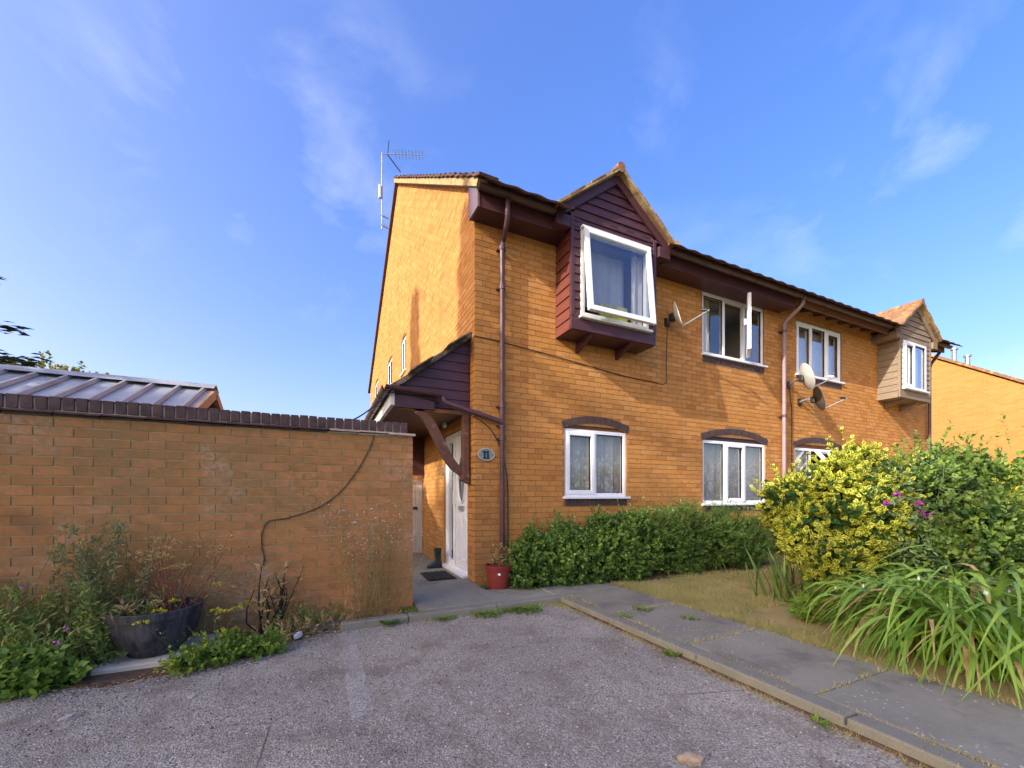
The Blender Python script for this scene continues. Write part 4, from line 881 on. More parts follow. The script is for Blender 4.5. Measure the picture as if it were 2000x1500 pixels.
# ------------------------------------------------------------------ shed behind the wall
sh = empty('garden_shed', (-4.8, 2, 0), 'garden shed behind wall with grey ribbed metal roof', 'shed')
sx = -3.2; MB().box(-7.6, sx - .12, 1.0, 3.0, 0, 2.2).build('shed_wall', 'grey_board', sh)
EZ, RZ = 2.10, 2.72
sr = MB().hexa([(-7.8, .72, EZ), (sx, .72, EZ), (sx, 2, RZ), (-7.8, 2, RZ), (-7.8, .72, EZ + .01), (sx, .72, EZ + .01), (sx, 2, RZ + .01), (-7.8, 2, RZ + .01)]).hexa([(-7.8, 2, RZ), (sx, 2, RZ), (sx, 3.28, EZ), (-7.8, 3.28, EZ), (-7.8, 2, RZ + .01), (sx, 2, RZ + .01), (sx, 3.28, EZ + .01), (-7.8, 3.28, EZ + .01)]).build('shed_roof', 'roof_metal', sh)
x = sx - .1
while x > -7.8: MB().hexa([(x - .028, .7, EZ + .01), (x + .028, .7, EZ + .01), (x + .028, 1.99, RZ + .01), (x - .028, 1.99, RZ + .01), (x - .012, .7, EZ + .055), (x + .012, .7, EZ + .055), (x + .012, 1.99, RZ + .055), (x - .012, 1.99, RZ + .055)]).build('roof_rib', 'roof_metal', sr); x -= .275
MB().prism([(-7.8, 1.84, RZ - .015), (-7.8, 2, RZ + .075), (-7.8, 2.16, RZ - .015), (-7.8, 2, RZ + .06)], (7.8 + sx + .02, 0, 0)).build('ridge_cap', 'roof_metal', sr)
for sg in (-1, 1): MB().bar((sx - .0, 2 + sg * 1.32, EZ - .06), (sx - .0, 2, RZ - .055), .05, .12).build('barge_board', 'pale_timber', sh)
MB().prism([(sx - .2, .85, EZ - .1), (sx - .2, 3.15, EZ - .1), (sx - .2, 2, RZ - .1)], (.03, 0, 0)).build('gable_boarding', 'brown_stem', sh)

# ------------------------------------------------------------------ neighbouring house at the right, seen past the end
NX = 19.5; nh = empty('neighbour_house', (NX + 4, 5, 0), 'distant yellow brick house end beyond the right shrubs', 'house')
t = NT('far_brick'); br = t.n('ShaderNodeTexBrick'); cx_ = t.n('ShaderNodeSeparateXYZ'); t.l(t.pos(), cx_.inputs[0]); cm = t.n('ShaderNodeCombineXYZ'); t.l(t.math('ADD', cx_.outputs[0], cx_.outputs[1]), cm.inputs[0]); t.l(cx_.outputs[2], cm.inputs[1]); t.l(cm.outputs[0], br.inputs['Vector'])
for k_, v_ in (('Scale', 1.), ('Mortar Size', .006), ('Brick Width', .225), ('Row Height', .075)): br.inputs[k_].default_value = v_
br.inputs['Color1'].default_value = (.37, .165, .036, 1); br.inputs['Color2'].default_value = (.42, .20, .05, 1); br.inputs['Mortar'].default_value = (.33, .2, .1, 1); M['far_brick'] = t.pbr(br.outputs[0], .9, None, .2)
VZ = lambda y: 4.9 + .705 * (y + .15)
MB().prism([(NX, -.1, -.1), (NX, 12, -.1), (NX, 12, 5.2), (NX, 6, VZ(6) - .1), (NX, -.1, VZ(-.1) - .1)], (8, 0, 0)).build('wall', 'far_brick', nh)
nr_ = MB().hexa([(NX - .1, -.5, VZ(-.5) - .06), (NX + 8, -.5, VZ(-.5) - .06), (NX + 8, 6, VZ(6) - .06), (NX - .1, 6, VZ(6) - .06), (NX - .1, -.5, VZ(-.5) + .05), (NX + 8, -.5, VZ(-.5) + .05), (NX + 8, 6, VZ(6) + .05), (NX - .1, 6, VZ(6) + .05)]).build('roof', 'bay_tile', nh)
for y, hgt in ((1.9, .42), (1.55, .30)): MB().lathe([(.07, 0), (.07, hgt), (.11, hgt), (.11, hgt + .06), (.02, hgt + .1)], (NX + .5, y, VZ(y) + .02), 12).build('flue', 'metal', nr_, True)
MB().prism([(NX + 1.2, -1.1, 4.75), (NX + 2.2, -1.1, 5.5), (NX + 3.2, -1.1, 4.75)], (0, 2.4, 0)).build('bay_roof', 'bay_tile', nr_)
MB().box(NX + 1.4, NX + 3, -.9, -.1, 3.4, 4.75).build('bay', 'grey_board', nh)

# ------------------------------------------------------------------ small things on the ground
def pot(name, c, prof, mat, label, cat, squash=(1, 1)):
    root = empty(name, c, label, cat); b = MB().lathe(prof, c, 32, squash); b.build('pot_body', mat, root, True); return root
gp = pot('barrel_planter', (-2.93, -1.12, .05), [(.165, 0), (.175, .02), (.182, .035), (.226, .08), (.252, .15), (.265, .22), (.269, .265), (.27, .27), (.28, .272), (.284, .325), (.278, .33), (.252, .325), (.24, .22), (.0, .215)], 'planter', 'grey plastic half barrel planter full of dry stems by the garden wall', 'planter')
MB().lathe([(.0, 0), (.224, 0), (.224, .012), (0, .03)], (-2.93, -1.12, .265), 24).build('compost', 'soil', gp)
props(MB().box(-3.2, -2.55, -1.38, -.86, -.02, .048).build('paving_slab', 'slab', None, bevel=.01, jit=.004), 'pale stone slab lying under the grey barrel planter', 'slab')
rp = pot('flower_pot', (.19, -.36, .07), [(.125, 0), (.13, .01), (.15, .14), (.163, .235), (.172, .238), (.178, .285), (.17, .288), (.155, .285), (.15, .25), (0, .245)], 'red_pot', 'dark red plastic flower pot with dead plant beside downpipe', 'flower pot')
MB().lathe([(0, 0), (.15, 0), (.15, .01), (0, .012)], (.19, -.36, .315), 20).build('compost', 'soil', rp)
b = MB(); n = 14; fd_ = Vector((-.36, -.93, 0)).normalized(); sdv = Vector((.93, -.36, 0)); pc = Vector((.19, -.36, .07 + .19)) + fd_ * .158
b.add([pc + sdv * .018 * math.cos(2 * math.pi * k / n) + Vector((0, 0, .014 * math.sin(2 * math.pi * k / n))) + fd_ * .003 for k in range(n)], [tuple(range(n))]); b.build('sticker', 'upvc', rp)
dm = empty('door_mat', (-.32, .62, .072), 'black rubber door mat with woven blocks before the white door', 'door mat')
MB().box(-.52, -.13, .35, .92, .073, .082).build('mat_base', 'rubber', dm, bevel=.003)
bm_, _ = MB().box(-.017, .017, -.028, .028, 0, .012).build('mat_block', 'rubber', mesh_only=True)
for i in range(9):
    for j in range(8): inst('mat_block', bm_, (-.49 + i * .041, .385 + j * .071 + (.03 if i % 2 else 0), .081), dm, (0, 0, .5 if (i + j) % 2 else -.5))
bt = empty('wellington_boot', (-.14, 1.36, .07), 'dark green wellington boot standing by the door frame', 'boot')
b = MB(); vs = []; n = 14
for (cx, rx, ry, z) in ((-.05, .12, .045, .0), (-.05, .122, .047, .02), (-.045, .115, .045, .05), (-.02, .085, .043, .085), (.0, .058, .045, .12), (.005, .055, .048, .18), (.0, .06, .055, .26), (.0, .064, .06, .30)):
    vs += [(-.14 + cx + rx * math.cos(2 * math.pi * k / n), 1.36 + ry * math.sin(2 * math.pi * k / n), .075 + z) for k in range(n)]
b.add(vs, [(i * n + k, i * n + (k + 1) % n, (i + 1) * n + (k + 1) % n, (i + 1) * n + k) for i in range(7) for k in range(n)] + [tuple(range(n))[::-1]]); o = b.build('boot_shaft', 'welly', bt, True)
MB().box(-.31, -.08, 1.315, 1.405, .068, .09).build('sole', 'rubber', bt, bevel=.01)
# rubble: single stones people can pick out
def rock(name, c, s, mat, label, cat='stone', rot=0.):
    b = MB(); n = 9; r1 = [RNG.uniform(.8, 1.1) for _ in range(n)]; vs = []
    for z, k in ((0, 1.), (.6, 1.03), (1., .72)): vs += [(s[0] * k * r1[i] * math.cos(2 * math.pi * i / n), s[1] * k * r1[i] * math.sin(2 * math.pi * i / n), s[2] * z * RNG.uniform(.85, 1.1) if z else 0) for i in range(n)]
    R2 = Matrix.Rotation(rot, 3, 'Z'); vs = [R2 @ Vector(v) + Vector(c) for v in vs]
    b.add(vs, [(i, (i + 1) % n, n + (i + 1) % n, n + i) for i in range(n)] + [(n + i, n + (i + 1) % n, 2 * n + (i + 1) % n, 2 * n + i) for i in range(n)] + [tuple(2 * n + i for i in range(n)), tuple(range(n))[::-1]]); return props(b.build(name, mat), label, cat)
rock('stone', (-.27, -3.68, 0), (.06, .032, .028), 'soil_stone', 'pale flat stone lying on asphalt at the bottom of the picture', rot=2.6)
rock('brick_fragment', (-1.16, -.93, .03), (.12, .06, .035), 'far_brick', 'broken reddish brick piece at the end of the garden wall', 'brick', .4)
rock('stone', (-3.05, -2.0, 0), (.03, .02, .012), 'stone', 'small pale pebble on the asphalt below the leftmost flowers', rot=.4)
rock('stone', (-2.5, -2.0, 0), (.028, .022, .012), 'stone', 'small pale pebble on asphalt below the barrel planter', rot=1.4)
# loose grit: far too many to count
def grit(name, P, smin, smax, mat):
    n = len(P); s = RNG.uniform(smin, smax, (n, 1)); an_ = RNG.random(n) * 6.28; V = []
    for k in range(4): a_ = an_ + k * 1.57 + RNG.normal(0, .25, n); V.append(P + np.stack([np.cos(a_) * s[:, 0] * RNG.uniform(.7, 1.2, n), np.sin(a_) * s[:, 0], np.zeros(n)], 1))
    V.append(P + np.stack([RNG.normal(0, .2, n) * s[:, 0], RNG.normal(0, .2, n) * s[:, 0], s[:, 0] * RNG.uniform(.5, .9, n)], 1)); V = np.stack(V, 1).reshape(-1, 3)
    q = np.array([(0, 1, 4), (1, 2, 4), (2, 3, 4), (3, 0, 4)]); F = (q[None] + (np.arange(n) * 5)[:, None, None]).reshape(-1, 3); return props(np_mesh(name, V, F, mat, np.repeat(RNG.random(n), 4)), 'loose pale grit scattered over the asphalt and bed edge', 'gravel', kind='stuff')
t = NT('grit'); M['grit'] = t.pbr(t.ramp(t.attr('rnd'), [(0, (.07, .06, .055)), (.5, (.2, .18, .165)), (.85, (.38, .34, .31)), (1, (.6, .55, .5))]), .9, None, .2)
n = 9000; n = 16000; P = np.stack([RNG.uniform(-4.5, .62, n), -1.05 - 3.4 * RNG.random(n) ** 1.1, np.full(n, .001)], 1)
n2_ = 2600; E_ = np.array([(-4.2, -1.36), (-3.05, -1.64), (-2.34, -1.5), (-1.9, -1.16), (-1.5, -.92), (-1.0, -.98), (.6, -1.13)]); sg_ = RNG.integers(0, 6, n2_); tt = RNG.random((n2_, 1)); pe = E_[sg_] * (1 - tt) + E_[sg_ + 1] * tt + RNG.normal(0, .06, (n2_, 2)) + np.array([0, -.04])
P2 = np.concatenate([pe, np.full((n2_, 1), .002)], 1); P2[:, 2] += np.where(P2[:, 1] > -.98, .02, 0); grit('loose_grit', np.concatenate([P, P2]), .0025, .0085, 'grit')

# ------------------------------------------------------------------ plants
def plant(name, loc, label, cat='plant', group=None): return empty(name, loc, label, cat, group)
def stems_np(name, bases, tips, r, mat, parent, bend=.12, seg=4, twig=3):
    V, F = [], []; off = 0
    for a, b_ in zip(bases, tips):
        a = np.array(a, float); b_ = np.array(b_, float); d = b_ - a; side = RNG.normal(0, 1, 3) * np.linalg.norm(d) * bend; pts = [a + d * s + side * math.sin(s * math.pi) * .5 for s in np.linspace(0, 1, seg + 1)]
        for i, p in enumerate(pts):
            rr = r * (1 - .7 * i / seg)
            for k in range(3): V.append(p + np.array([math.cos(k * 2.094), math.sin(k * 2.094), 0]) * rr)
        for i in range(seg):
            for k in range(3): F.append((off + i * 3 + k, off + i * 3 + (k + 1) % 3, off + (i + 1) * 3 + (k + 1) % 3, off + (i + 1) * 3 + k))
        off += 3 * (seg + 1)
    return props(np_mesh(name, np.array(V), np.array(F), mat, np.full(len(F), .5), None, parent, True), kind='stuff' if len(bases) > 2 else None)
def rand_dirs(n, up=.5, spread=1.): d = RNG.normal(0, spread, (n, 3)); d[:, 2] = np.abs(d[:, 2]) * .5 + up; return unit(d)
def foliage(parent, C, A, L, per, size, tpl, mat, name='foliage', spread=.9):
    P, D, N, S = shoots(C, A, np.broadcast_to(np.asarray(L, float), (len(C),)), per, size, spread); o = leaves(name, P, D, N, S, tpl, mat, parent); props(o, kind='stuff'); return o
def shrub(name, label, blobs, nsh, per, size, L, tpl, mat, upb=.35, shell=.3, cut=None, stems=True, cat='shrub', inner=None, group=None, stray=0):
    B = np.array(blobs); root = plant(name, (B[:, 0].mean(), B[:, 1].mean(), .06), label, cat, group)
    C, N = blob_points(blobs, nsh, shell=shell, cut=cut); A = unit(N + np.array([0, 0, upb]) + RNG.normal(0, .35, N.shape)); foliage(root, C - A * L, A, L * RNG.uniform(.8, 1.3, nsh), per, size, tpl, mat)
    if stray:
        C, N = blob_points(blobs, stray, shell=.05, cut=cut); A = unit(N * .7 + np.array([0, 0, .7]) + RNG.normal(0, .4, N.shape)); Ls = RNG.uniform(.08, .24, stray) * (L / .08); foliage(root, C, A, Ls, 9, size * .9, tpl, mat, 'stray_shoots', .8); stems_np('shoot_stems', C - A * .05, C + A * Ls[:, None], .003, 'green_stem', root, .05)
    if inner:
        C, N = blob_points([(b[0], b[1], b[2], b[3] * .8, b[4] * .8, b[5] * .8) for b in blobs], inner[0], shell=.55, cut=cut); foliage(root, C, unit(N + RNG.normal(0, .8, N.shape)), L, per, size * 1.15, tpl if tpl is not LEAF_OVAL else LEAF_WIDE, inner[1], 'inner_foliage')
    if stems:
        n = 14; k = RNG.integers(0, len(B), n); tips = B[k, :3] + RNG.normal(0, .3, (n, 3)) * B[k, 3:]; bases = tips.copy(); bases[:, 2] = .06; bases[:, :2] = bases[:, :2] * .5 + B[k, :2] * .5; stems_np('stems', bases, np.maximum(tips, [-99, -99, .15]), .012, 'brown_stem', root)
    return root
def flower_cluster(parent, c, r, n, size, mat, name='flower'):
    c = np.array(c); d = unit(RNG.normal(0, 1, (n, 3))); leaves(name, c + d * r * RNG.uniform(.2, 1, (n, 1)), d, unit(RNG.normal(0, 1, (n, 3))), size, LEAF_WIDE, mat, parent)
# clipped green hedge under the windows, in two swellings
wallcut = lambda p: p[:, 1] < -.01
shrub('hedge', 'dense green hedge under the left ground floor window beside red pot', [(.72, -.35, .34, .38, .30, .40), (1.2, -.36, .42, .4, .36, .45), (1.55, -.5, .3, .3, .28, .36), (1.85, -.36, .52, .4, .36, .46), (2.3, -.42, .5, .4, .38, .52), (.62, -.45, .22, .35, .22, .26), (2.05, -.62, .26, .25, .2, .3), (1.1, -.58, .22, .25, .18, .26)], 3600, 7, .052, .07, LEAF_WIDE, 'hedge_leaf', .3, .3, wallcut, inner=(1500, 'inner_shade_leaf'), stray=260, group='hedge plants under the front windows')
shrub('hedge', 'darker green hedge before the middle ground floor window', [(2.8, -.42, .52, .4, .40, .52), (3.3, -.40, .58, .45, .38, .56), (3.75, -.5, .5, .4, .42, .46), (4.2, -.42, .55, .42, .40, .47), (4.7, -.44, .45, .45, .40, .42), (5.15, -.42, .5, .36, .34, .40), (3.1, -.66, .3, .3, .2, .3), (4.4, -.68, .28, .3, .2, .28)], 3800, 7, .05, .07, LEAF_SLIM, 'hedge_leaf', .35, .3, wallcut, inner=(1800, 'inner_shade_leaf'), stray=260, group='hedge plants under the front windows')
hl = shrub('bindweed', 'pale green creeper leaves sprawling over the left hedge', [(1.1, -.52, .40, .35, .25, .30), (1.75, -.55, .45, .45, .25, .36), (2.3, -.55, .42, .3, .24, .3)], 620, 5, .05, .08, LEAF_WIDE, 'hedge_light', .3, .12, wallcut, stems=False, cat='climber')
b_, t_ = [], []
for i in range(120): x = RNG.uniform(.5, 5.2); z0 = .75 if x < 2.2 else .9; b_.append((x, RNG.uniform(-.55, -.15), z0)); t_.append((x + RNG.normal(0, .1), b_[-1][1] + RNG.normal(0, .05), z0 + RNG.uniform(.08, .3)))
sg = plant('hedge_sprigs', (3, -.35, .6), 'thin loose sprigs and tiny white flowers sticking up from the hedge top', 'sprigs'); stems_np('stems', b_, t_, .003, 'green_stem', sg, .2); tt_ = np.repeat(np.array(t_), 5, 0) - np.repeat(np.array(t_) - np.array(b_), 5, 0) * RNG.random((600, 1)) * .6; props(leaves('leaves', tt_, rand_dirs(600), unit(RNG.normal(0, 1, (600, 3))), .035, LEAF_SLIM, 'hedge_leaf', sg), kind='stuff')
for i in range(0, 120, 17): flower_cluster(sg, t_[i], .012, 8, .016, 'white_petal')
# variegated shrub
shrub('variegated_shrub', 'large yellow and green variegated shrub on the lawn beside path', [(3.30, -2.0, 1.10, .30, .30, .38), (3.12, -2.3, .78, .30, .32, .40), (3.55, -2.4, 1.22, .36, .36, .46), (4.0, -2.35, 1.36, .42, .4, .46), (3.05, -2.60, .52, .32, .28, .28), (3.6, -2.7, .85, .34, .3, .42), (4.15, -2.6, 1.1, .35, .3, .5), (3.25, -2.62, .95, .2, .2, .2), (3.75, -2.75, 1.3, .2, .2, .22)], 2900, 8, .056, .085, LEAF_OVAL, 'euonymus', .25, .3, inner=(1500, 'inner_shade_leaf'), stray=110)
# green mixed shrubs on the right
shrub('leafy_shrub', 'tall dark green leafy shrub at the right edge behind lilies', [(4.05, -3.0, 1.0, .4, .38, .62), (4.5, -2.9, 1.15, .5, .45, .62), (4.2, -3.35, .75, .4, .3, .5), (4.9, -3.2, 1.1, .5, .45, .6), (3.75, -3.15, .55, .35, .3, .45), (5.3, -2.6, 1.2, .6, .6, .6), (3.6, -2.95, .35, .3, .25, .32), (4.0, -3.3, .35, .35, .3, .35), (4.6, -3.45, .45, .4, .3, .45)], 3600, 7, .062, .13, LEAF_WIDE, 'shrub_leaf', .4, .35, inner=(1100, 'inner_shade_leaf'), stray=130)
sp = shrub('sweet_pea', 'climbing sweet pea with purple flowers over the yellow shrub', [(3.75, -2.75, 1.15, .35, .3, .42), (3.95, -3.0, .95, .3, .28, .5), (4.15, -2.95, 1.3, .3, .3, .35), (3.6, -3.0, .75, .3, .25, .3)], 520, 5, .075, .14, LEAF_SLIM, 'pea_leaf', .1, .15, stems=False, cat='climber')
b_, t_ = [], []
for i in range(70): c = np.array([RNG.uniform(3.45, 4.4), RNG.uniform(-3.25, -2.7), RNG.uniform(.45, 1.5)]); b_.append(c); t_.append(c + RNG.normal(0, .22, 3) * [1, .6, 1])
stems_np('tendrils', b_, t_, .004, 'pea_leaf', sp, .3); b_, t_ = [], []
for i in range(34): c = np.array([RNG.uniform(3.7, 4.5), RNG.uniform(-3.4, -3.05), RNG.uniform(.5, 1.2)]); b_.append(c); t_.append(c + unit(RNG.normal(0, 1, 3)) * .17)
stems_np('dry_stems', b_, t_, .005, 'straw', sp, .1)
for c in ((3.40, -3.12, 1.13), (3.42, -3.14, 1.04), (3.35, -2.98, 1.22), (3.18, -2.96, 1.13), (3.52, -3.16, 1.02)): flower_cluster(sp, c, .018, 12, .028, 'magenta')
# lilies: strap leaves as single pieces sharing a few meshes
def strap(L, w, rise, droop, twist, seg=9):
    V = []; F = []
    for i in range(seg + 1):
        s = i / seg; y = L * (s * (.55 + .25 * s)) * (1 if droop < 1.6 else .9); z = rise * L * math.sin(min(s * 1.9, 3.1) * .95) - droop * L * s ** 3 * .55; ww = w * (.55 + 1.0 * s if s < .35 else .9) * (1 - max(0, s - .55) ** 1.3 * 2.4) ; ww = max(ww, .0008); a = twist * s
        V += [(-ww * math.cos(a), y, z - ww * math.sin(a) + .25 * ww), (0, y, z), (ww * math.cos(a), y, z + ww * math.sin(a) + .25 * ww)]
    for i in range(seg): F += [(3 * i, 3 * i + 1, 3 * i + 4, 3 * i + 3), (3 * i + 1, 3 * i + 2, 3 * i + 5, 3 * i + 4)]
    b = MB(); b.r_now = random.random(); b.add(V, F); me, c = b.build('leaf', 'lily_leaf', mesh_only=True, smooth=True); me.transform(Matrix.Translation(Vector(c))); me.update(); return me
SM = [strap(random.uniform(.55, .9), random.uniform(.010, .019), random.uniform(.5, .95), random.uniform(.7, 1.9), random.uniform(-.8, .8)) for _ in range(22)]
DM = []
for me_ in SM[:6]: d_ = me_.copy(); d_.materials.clear(); d_.materials.append(M['dead_leaf']); DM.append(d_)
def lily(c, n, label, spread=.22, smin=.85, smax=1.2, mats=None):
    root = plant('lily_plant', (*c, .06), label, 'lily', 'clumps of strap leaved lilies beside the path')
    for i in range(n):
        r_ = spread * math.sqrt(random.random()); a = random.random() * 6.283; h = a + random.gauss(0, .7); k = random.uniform(smin, smax)
        inst('leaf', random.choice(DM if random.random() < .07 else SM), (c[0] + r_ * math.cos(a), c[1] + r_ * math.sin(a), .06), root, (random.gauss(0.12, .2), random.gauss(0, .15), h - math.pi / 2), (k, k, k * random.uniform(.8, 1.1)))
    return root
L1 = lily((2.24, -3.66), 230, 'nearest strap leaved lily clump spilling over the path', .26, .75, 1.1)
L2 = lily((2.5, -3.5), 200, 'strap leaved lily clump just behind the nearest one', .26)
L3 = lily((2.2, -4.06), 210, 'strap leaved lily clump at the lower right corner', .26)
L4 = lily((2.75, -3.75), 180, 'strap leaved lily clump at right edge below the leafy shrub', .25)
for rt_, c in ((L1, (1.75, -3.7)), (L2, (2.4, -3.55)), (L3, (2.1, -3.95)), (L4, (2.8, -3.7))):
    for i in range(3):
        p = np.array([c[0] + RNG.normal(0, .18), c[1] + RNG.normal(0, .15), .06]); q = p + np.array([RNG.normal(0, .1), RNG.normal(0, .1), RNG.uniform(.35, .58)]); stems_np('flower_stem', [p], [q], .005, 'green_stem', rt_); b = MB().lathe([(.002, 0), (.007, .009), (.006, .02), (.001, .03)], tuple(q), 8); b.build('bud', 'white_petal', rt_, True)
# iris clump: stiff upright blades
ir = plant('iris_plant', (2.98, -2.18, .06), 'stiff upright iris leaves at the foot of the yellow shrub', 'iris')
def blade(L, w):
    b = MB(); b.r_now = random.random(); V = []; 
    for i in range(7): s = i / 6; ww = w * (1 - s ** 2.2) + .001; V += [(-ww, .08 * L * s * s * 3, L * s), (ww, .08 * L * s * s * 3, L * s)]
    b.add(V, [(2 * i, 2 * i + 1, 2 * i + 3, 2 * i + 2) for i in range(6)]); me, c = b.build('leaf', 'iris_leaf', mesh_only=True); me.transform(Matrix.Translation(Vector(c))); return me
IM = [blade(random.uniform(.4, .62), random.uniform(.016, .024)) for _ in range(8)]
for i in range(36): inst('leaf', random.choice(IM), (2.86 + RNG.normal(0, .14), -2.2 + RNG.normal(0, .12), .06), ir, (random.gauss(0, .1), random.gauss(-.18, .28), random.random() * 6.28))
b_ = [(2.85 + RNG.normal(0, .15), -2.25 + RNG.normal(0, .12), .06) for _ in range(60)]; stems_np('dry_leaves', b_, [(p[0] + RNG.normal(-.05, .12), p[1] + RNG.normal(0, .1), RNG.uniform(.1, .35)) for p in b_], .004, 'straw', ir, .4)
shrub('variegated_shrub', 'smaller yellow variegated shrub at the right edge of picture', [(4.75, -3.35, 1.18, .25, .2, .25), (5.1, -3.3, 1.3, .3, .25, .25), (4.5, -3.3, 1.0, .18, .16, .18)], 420, 8, .055, .08, LEAF_OVAL, 'euonymus', .25, .3)
shrub('undergrowth', 'dark leafy undergrowth in the shade below the yellow shrub', [(3.1, -2.5, .2, .35, .25, .24), (3.5, -2.7, .22, .35, .25, .26), (2.75, -2.45, .14, .2, .18, .16)], 420, 6, .06, .1, LEAF_SLIM, 'hedge_leaf', .7, .6, stems=False, cat='plant')
shrub('leafy_plant', 'low broad leaved green plant on bare soil under the yellow shrub', [(2.28, -2.78, .2, .16, .15, .17), (2.45, -2.8, .16, .16, .14, .14)], 70, 5, .085, .06, LEAF_OVAL, 'weed_leaf', .8, .5, cat='plant', stems=False)
# ------------------------------------------------------------------ left bed
def mound(name, label, blobs, n, per, size, L, tpl, mat, flowers=None, cat='plant', group=None):
    r_ = shrub(name, label, blobs, n, per, size, L, tpl, mat, .8, .7, stems=False, cat=cat, group=group)
    if flowers:
        C, N = blob_points(blobs, flowers[0], shell=.1)
        for c in C: flower_cluster(r_, c + np.array([0, 0, .03]), .014, 12, .015, flowers[1])
    return r_
mound('flowering_plant', 'tangled green plant with pink flowers at left edge of bed', [(-3.75, -1.12, .22, .35, .22, .42), (-4.15, -1.05, .25, .35, .25, .45), (-3.5, -1.35, .12, .32, .18, .24)], 900, 7, .055, .10, LEAF_SLIM, 'bed_leaf', (14, 'pink'), group='flowering plants in the bed')
mound('flowering_plant', 'low sprawling green plant with pink flowers below the tangled one', [(-3.45, -1.5, .08, .3, .16, .2), (-3.85, -1.42, .08, .34, .14, .2)], 420, 6, .055, .07, LEAF_WIDE, 'weed_leaf', (6, 'pink'), group='flowering plants in the bed')
mound('sedum_plant', 'low yellow green clump with pink tips spreading onto the asphalt', [(-2.42, -1.48, .06, .24, .12, .16), (-2.62, -1.55, .05, .18, .1, .13), (-2.2, -1.42, .05, .16, .1, .13)], 330, 7, .038, .06, LEAF_WIDE, 'weed_leaf', (30, 'yellow_green'))
def upright(name, label, c, n, h, lean, mat_st, r=.004, leaf=None, head=None, cat='plant', spread=.08, bend=.15):
    root = plant(name, (*c[:2], c[2]), label, cat); bs = [np.array([c[0] + RNG.normal(0, spread), c[1] + RNG.normal(0, spread * .7), c[2]]) for _ in range(n)]; ts = [b0 + np.array([RNG.normal(0, lean), RNG.normal(0, lean * .6), RNG.uniform(.55, 1.) * h]) for b0 in bs]
    ts = [np.array([t0[0], min(t0[1], GY - .03) if t0[0] < -.9 else t0[1], t0[2]]) for t0 in ts]
    stems_np('stems', bs, ts, r, mat_st, root, bend)
    if leaf:
        per, size, tpl, mat, lo = leaf; P = []; D = []
        for b0, t0 in zip(bs, ts):
            s = RNG.uniform(lo, 1, per); P.append(b0 + (t0 - b0) * s[:, None] + RNG.normal(0, .012, (per, 3))); d = RNG.normal(0, 1, (per, 3)); d[:, 2] = np.abs(d[:, 2]) * .6 + .2; D.append(d)
        P = np.concatenate(P); D = np.concatenate(D); props(leaves('leaves', P, D, unit(RNG.normal(0, 1, P.shape)), size * RNG.uniform(.6, 1.2, len(P)), tpl, mat, root), kind='stuff')
    if head:
        k, rr, size, mat = head; P = []; D = []
        for t0 in ts: d = unit(np.stack([RNG.normal(0, 1, k), RNG.normal(0, 1, k), np.abs(RNG.normal(.5, .35, k))], 1)); P.append(t0 + d * rr * RNG.uniform(.5, 1, (k, 1)) * np.array([1, 1, .45])); D.append(d)
        P = np.concatenate(P); D = np.concatenate(D); props(leaves('flower_heads', P, D, unit(RNG.normal(0, 1, P.shape)), size, LEAF_WIDE, mat, root), kind='stuff')
    return root
upright('mugwort', 'tall grey green mugwort spire between pink flowers and planter', (-3.3, -.98, .03), 34, 1.0, .12, 'green_stem', .004, (95, .045, LEAF_SLIM, 'grey_leaf', .15), spread=.12)
upright('mugwort', 'dark green bushy lower growth left of the barrel planter', (-3.28, -1.15, .03), 40, .6, .14, 'green_stem', .004, (60, .055, LEAF_SLIM, 'bed_leaf', .1), spread=.13)
upright('dried_hollyhock', 'single dry brown stem with curled leaves against wall at left', (-3.98, -.86, .03), 1, 1.15, .04, 'brown_stem', .008, (16, .09, LEAF_WIDE, 'dry_leaf', .3), spread=.02)
upright('dried_fennel', 'reddish dry fennel stems with flat seed heads in the barrel planter', (-2.84, -1.08, .31), 30, .58, .15, 'red_stem', .0045, (5, .03, LEAF_SLIM, 'red_stem' if False else 'dry_leaf', .4), (34, .05, .016, 'straw'), spread=.07)
upright('dead_grass', 'bare pale dead stems in the left of the barrel planter', (-2.98, -1.14, .31), 34, .16, .2, 'straw', .003, (4, .06, LEAF_SLIM, 'dry_leaf', .3), spread=.10)
upright('dead_plant', 'withered plant with pale curled leaves right of barrel planter', (-2.22, -.98, .03), 12, .62, .10, 'dark_stem', .012, (16, .075, LEAF_SLIM, 'dry_leaf', .45), spread=.05, bend=.25)
upright('euphorbia', 'yellow flowering spurge stems leaning at the barrel planter rim', (-2.6, -1.28, .03), 8, .48, .14, 'green_stem', .003, (8, .03, LEAF_SLIM, 'bed_leaf', .3), (22, .035, .022, 'yellow_green'))
mound('low_weeds', 'mixed low green and red weeds right of the withered plant', [(-2.0, -.98, .1, .28, .13, .2), (-1.75, -.92, .08, .25, .1, .17)], 150, 6, .045, .08, LEAF_SLIM, 'bed_leaf', (6, 'dead_leaf'))
mound('dry_weeds', 'dry brown straggling weeds below the withered plant', [(-2.1, -1.15, .06, .3, .14, .14), (-1.75, -1.0, .06, .28, .1, .14)], 130, 6, .05, .08, LEAF_SLIM, 'dry_leaf')
upright('wispy_weed', 'tall wispy weed with tiny white seeds near the wall end', (-1.38, -.93, .03), 70, 1.1, .17, 'straw', .0028, (26, .024, LEAF_SLIM, 'grey_leaf', .25), (5, .05, .012, 'white_petal'), spread=.11)
upright('dead_plant', 'dead brown plant drooping in the red flower pot', (.19, -.36, .31), 16, .3, .10, 'brown_stem', .004, (9, .055, LEAF_SLIM, 'dry_leaf', .2), spread=.05, bend=.4)
